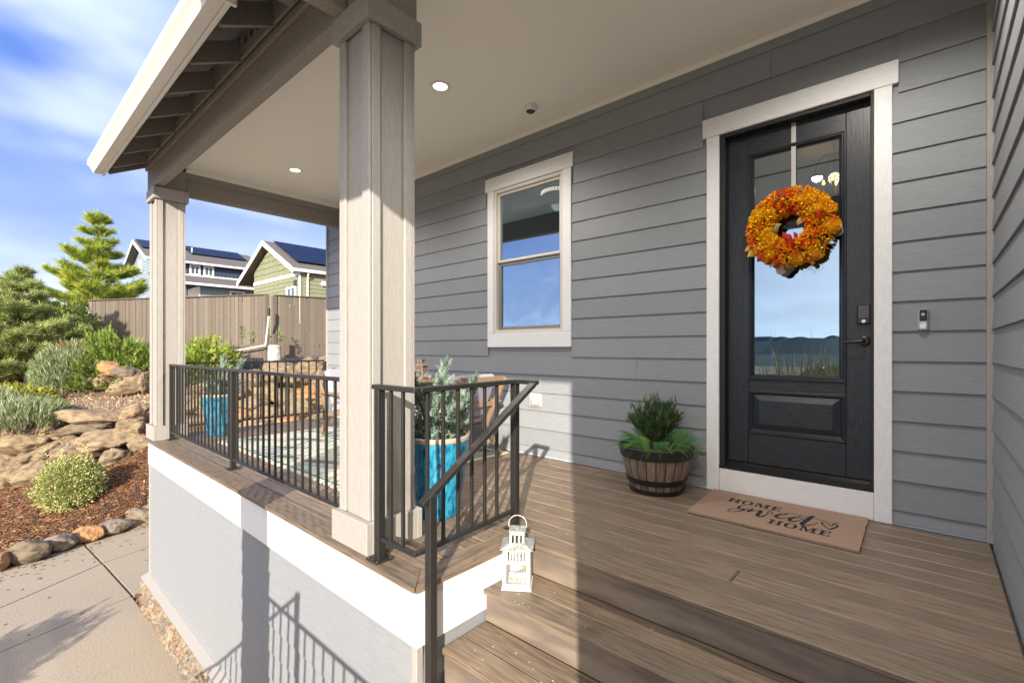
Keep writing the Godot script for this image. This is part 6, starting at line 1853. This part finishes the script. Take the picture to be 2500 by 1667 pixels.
	part(b, "porch_roof", lr.mesh(), M.shingle)
	bpart(b, "porch_gutter", V(-40.62, 5.78, -13.2), V(-40.5, 5.94, -4.6), white)
	bpart(b, "lower_wall", V(-44.5, 0.5, -12.6), V(-41.4, 5.85, -7.2), bl, 0.0)
	laps(b, 0, -41.4, -12.5, -7.25, 3.4, 5.8, 0.24, bl, [], [[-10.3, -9.1, 3.5, 5.5]])
	bpart(b, "red_door", V(-44.5, 3.4, -7.62), V(-44.40, 5.8, -7.05), mat(Color(0.30, 0.01, 0.015), 0.5))
	bpart(b, "door_casing", V(-44.5, 3.4, -7.05), V(-44.38, 5.93, -6.93), white)
	bpart(b, "door_casing", V(-44.5, 3.4, -7.19), V(-41.38, 5.8, -7.10), white)
	house_window(b, 0, V(-41.36, 5.15, -9.7), 0.85, 0.75, white)
	var pl := []
	for i in 7: pl.append([0.75, -0.6 - 1.08 * i, 1.04, 1.2])
	for i in [0, 3, 4, 5, 6]: pl.append([1.98, -0.6 - 1.08 * i, 1.04, 1.2])
	slope_panels(b, V(-48.5, 9.92, 0), 4.5, 1.92, -4.4, pl)
	var vp := MB.new()
	vp.tube([V(-46.4, 9.0, -7.9), V(-46.4, 9.55, -7.9)], [0.05, 0.05], 8)
	part(b, "vent_pipe", vp.mesh(), white)

func build_distance() -> void:
	# what the glass mirrors: valley trees, a neighbour down the slope, wooded hills
	var nz := FastNoiseLite.new()
	nz.seed = 12; nz.frequency = 0.0011; nz.fractal_octaves = 5
	var hm := [mat(Color(0.05, 0.075, 0.06), 0.95), mat(Color(0.075, 0.10, 0.10), 0.95)]
	for k in 2:
		var m := MB.new()
		var z0: float = [2300.0, 4200.0][k]
		var prev := []
		for i in 401:
			var x := -5200.0 + 10400.0 * i / 400.0
			var hgt: float = [95.0, 170.0][k] + [70.0, 130.0][k] * nz.get_noise_2d(x, z0)
			var cur := [V(x, -70, z0 - 500), V(x, -70 + hgt * 0.45, z0 - 200), V(x, -70 + hgt, z0), V(x, -80, z0 + 700)]
			if prev:
				for j in 3: m.quad(prev[j], prev[j + 1], cur[j + 1], cur[j])
			prev = cur
		var o := part(self, "hills", m.mesh(), hm[k])
		tag(o, "", "", "", "structure")
	var lm := leaf_mesh(0.55, 0.4)
	var n := 0
	for p in [V(-9.5, -4.2, 24), V(-13.0, -4.8, 29), V(-5.5, -5.4, 34), V(1.5, -5.0, 31), V(-18, -5.0, 33), V(5.0, -5.5, 36)]:
		var t := thing("valley_tree", ["broad dark tree down the slope facing the window", "rounded tree down the slope behind the broad one", "small tree low on the slope facing the door", "rounded tree low on the slope past the landing", "dark tree at the far side of the slope", "tree at the bottom of the slope by the wing"][n], "tree", p, "trees down the slope")
		var tr := MB.new()
		tr.tube([p, p + V(0.1, 2.0, 0)], [0.16, 0.08], 6)
		part(t, "trunk", tr.mesh(), M.bark)
		var c := Copies12.new()
		for i in 900:
			var d := V(rng.randfn(), rng.randfn() * 1.1, rng.randfn()).normalized()
			c.add(Transform3D(aim(d + V(R(-0.7, 0.7), R(-0.7, 0.7), R(-0.7, 0.7)), R(0, TAU)), p + V(0, 2.9, 0) + d * V(1.9, 2.3, 1.9) * pow(rng.randf(), 0.3)), vary([Color(0.10, 0.15, 0.04), Color(0.17, 0.20, 0.05), Color(0.27, 0.22, 0.08)][n % 3], 0.3))
		multi(t, "crown", lm, M.leaf, c, "stuff")
		n += 1
	var h := thing("grey_house", "low grey house with a dark roof down the slope", "house", V(-24, -5, 25))
	bpart(h, "body", V(-28, -6, 22), V(-20, 0.2, 30), M.siding, 0.0)
	gable_roof(h, -24.0, 2.3, 4.6, 2.1, 30.4, 21.4, M.shingle, M.white)

func interior_lights() -> void:
	# foyer pendant behind the door glass and flush light in the window room
	var c := V(-0.93, 2.62, -1.55)
	var t := thing("pendant_light", "round iron orb pendant with four lit candle bulbs behind the door glass", "light", V(c.x, 2.95, c.z))
	var rod := MB.new()
	rod.tube([V(c.x, 2.95, c.z), c + V(0, -0.17, 0)], [0.006, 0.006], 6)
	part(t, "rod", rod.mesh(), M.black)
	for k in 3:
		var m := MB.new()
		var p := []; var r := []
		var bs := Basis(Vector3.UP, k * PI / 3.0)
		for i in 33:
			var a := TAU * i / 32.0
			p.append(c + bs * V(cos(a) * 0.24, sin(a) * 0.24, 0)); r.append(0.007)
		m.tube(p, r, 6, false)
		part(t, "hoop", m.mesh(), M.black)
	var bulb := mat(Color(1, 0.9, 0.7), 0.4)
	bulb.emission_enabled = true
	bulb.emission = Color(1.0, 0.72, 0.38)
	bulb.emission_energy_multiplier = 9.0
	for k in 4:
		var o := c + V(cos(k * PI / 2) * 0.085, -0.10, sin(k * PI / 2) * 0.085)
		var a := MB.new()
		a.tube([c + V(0, -0.16, 0), o, o + V(0, 0.07, 0)], [0.006, 0.006, 0.011], 6)
		part(t, "arm", a.mesh(), M.black)
		var b := MB.new()
		b.lathe([Vector2(0, 0.0), Vector2(0.010, 0.006), Vector2(0.013, 0.02), Vector2(0.007, 0.042), Vector2(0, 0.055)], 10, o + V(0, 0.07, 0))
		part(t, "bulb", b.mesh(), bulb)
	var l := OmniLight3D.new()
	l.name = "pendant_glow"
	t.add_child(l, true)
	l.global_position = c + V(0, 0.02, 0)
	l.light_energy = 0.10
	l.light_color = Color(1.0, 0.76, 0.48)
	l.light_size = 0.05
	l.omni_range = 10.0
	l.omni_attenuation = 2.0
	l.shadow_enabled = true
	var f := V(-3.55, 2.95, -0.85)
	var t2 := thing("flush_light", "round crystal-edged ceiling light seen through the upper window pane", "light", f)
	var bd := MB.new()
	bd.lathe([Vector2(0.0, -0.10), Vector2(0.19, -0.10), Vector2(0.20, -0.09), Vector2(0.20, -0.03), Vector2(0.19, 0.0)], 36, f)
	part(t2, "drum", bd.mesh(), mat(Color(0.05, 0.045, 0.04), 0.4))
	var gl := mat(Color(0.9, 0.9, 0.85), 0.3)
	gl.emission_enabled = true
	gl.emission = Color(1.0, 0.95, 0.85)
	gl.emission_energy_multiplier = 1.6
	for k in 40:
		var a := TAU * k / 40.0
		part(t2, "crystal", bmesh(V(0.022, 0.044, 0.012), 0.004), gl, Transform3D(Basis(Vector3.UP, -a + PI / 2), f + V(cos(a) * 0.206, -0.055, sin(a) * 0.206)))
	var df := MB.new()
	df.lathe([Vector2(0, -0.115), Vector2(0.10, -0.113), Vector2(0.185, -0.101)], 36, f)
	part(t2, "diffuser", df.mesh(), gl)
	var l2 := OmniLight3D.new()
	l2.name = "flush_glow"
	t2.add_child(l2, true)
	l2.global_position = f + V(0, -0.16, 0)
	l2.light_energy = 0.06
	l2.light_color = Color(1.0, 0.88, 0.72)
	l2.light_size = 0.1
	l2.omni_range = 10.0
	l2.omni_attenuation = 2.0
	l2.shadow_enabled = true

func _ready() -> void:
	rng.seed = 20240611
	set_light()
	materials()
	build_ground()
	build_house()
	build_deck()
	build_steps()
	build_roof()
	column(-2.777, -2.413, 2.022, 2.374, 0.0, 2.766, "taupe boxed porch column standing at the top of the steps beside the stair guard")
	column(-7.325, -6.955, 2.022, 2.374, 0.0, 2.815, "taupe boxed porch column at the far corner of the deck")
	column(-2.777, -2.413, 4.06, 4.42, -2.0, 2.766, "tall taupe boxed column carrying the entry roof ahead of the landing")
	build_railings()
	build_rocks()
	build_yard()
	build_plants()
	build_neighbours()
	build_distance()
	interior_lights()
	blue_planter(V(-2.645, 0.0, 1.715), "tall glazed teal planter of blue juniper beside the stair guard")
	blue_planter(V(-6.86, 0.0, 1.72), "tall glazed teal planter of blue juniper by the far railing")
	barrel_planter()
	doormat()
	wreath()
	small_fixtures()
	lantern_at("lantern", "white weathered wood and metal lantern standing on the top step", V(-1.885, -0.172, 1.808), 0.62, 0.142, 0.195, M.lantern_white, M.lantern_roof)
	seating()
	specks()

func specks() -> void:
	# drips of white paint on the steps
	var m := MB.new()
	m.lathe([Vector2(0.0, 0.0008), Vector2(0.003, 0.0006), Vector2(0.0042, 0.0)], 7)
	var c := Copies12.new()
	for i in 36:
		var k := i % 3
		var x := -1.95 + absf(rng.randfn()) * 0.35
		var p: Vector3
		if k == 0: p = V(x, -0.1723, R(1.70, 1.955))
		elif k == 1: p = V(x, -0.3448, R(1.98, 2.23))
		else: p = V(R(-2.1, -1.3), 0.0002, R(1.2, 1.66))
		if p.x > -0.1: continue
		c.add(Transform3D(Basis(Vector3.UP, R(0, TAU)).scaled(V(R(0.5, 1.3), 1, R(0.5, 1.1))), p), Color(0.5, 0.48, 0.44))
	var o := multi(self, "paint_specks", m.mesh(), M.chip, c, "stuff")
	tag(o, "white paint specks spattered over the sunlit treads", "paint", "", "stuff")
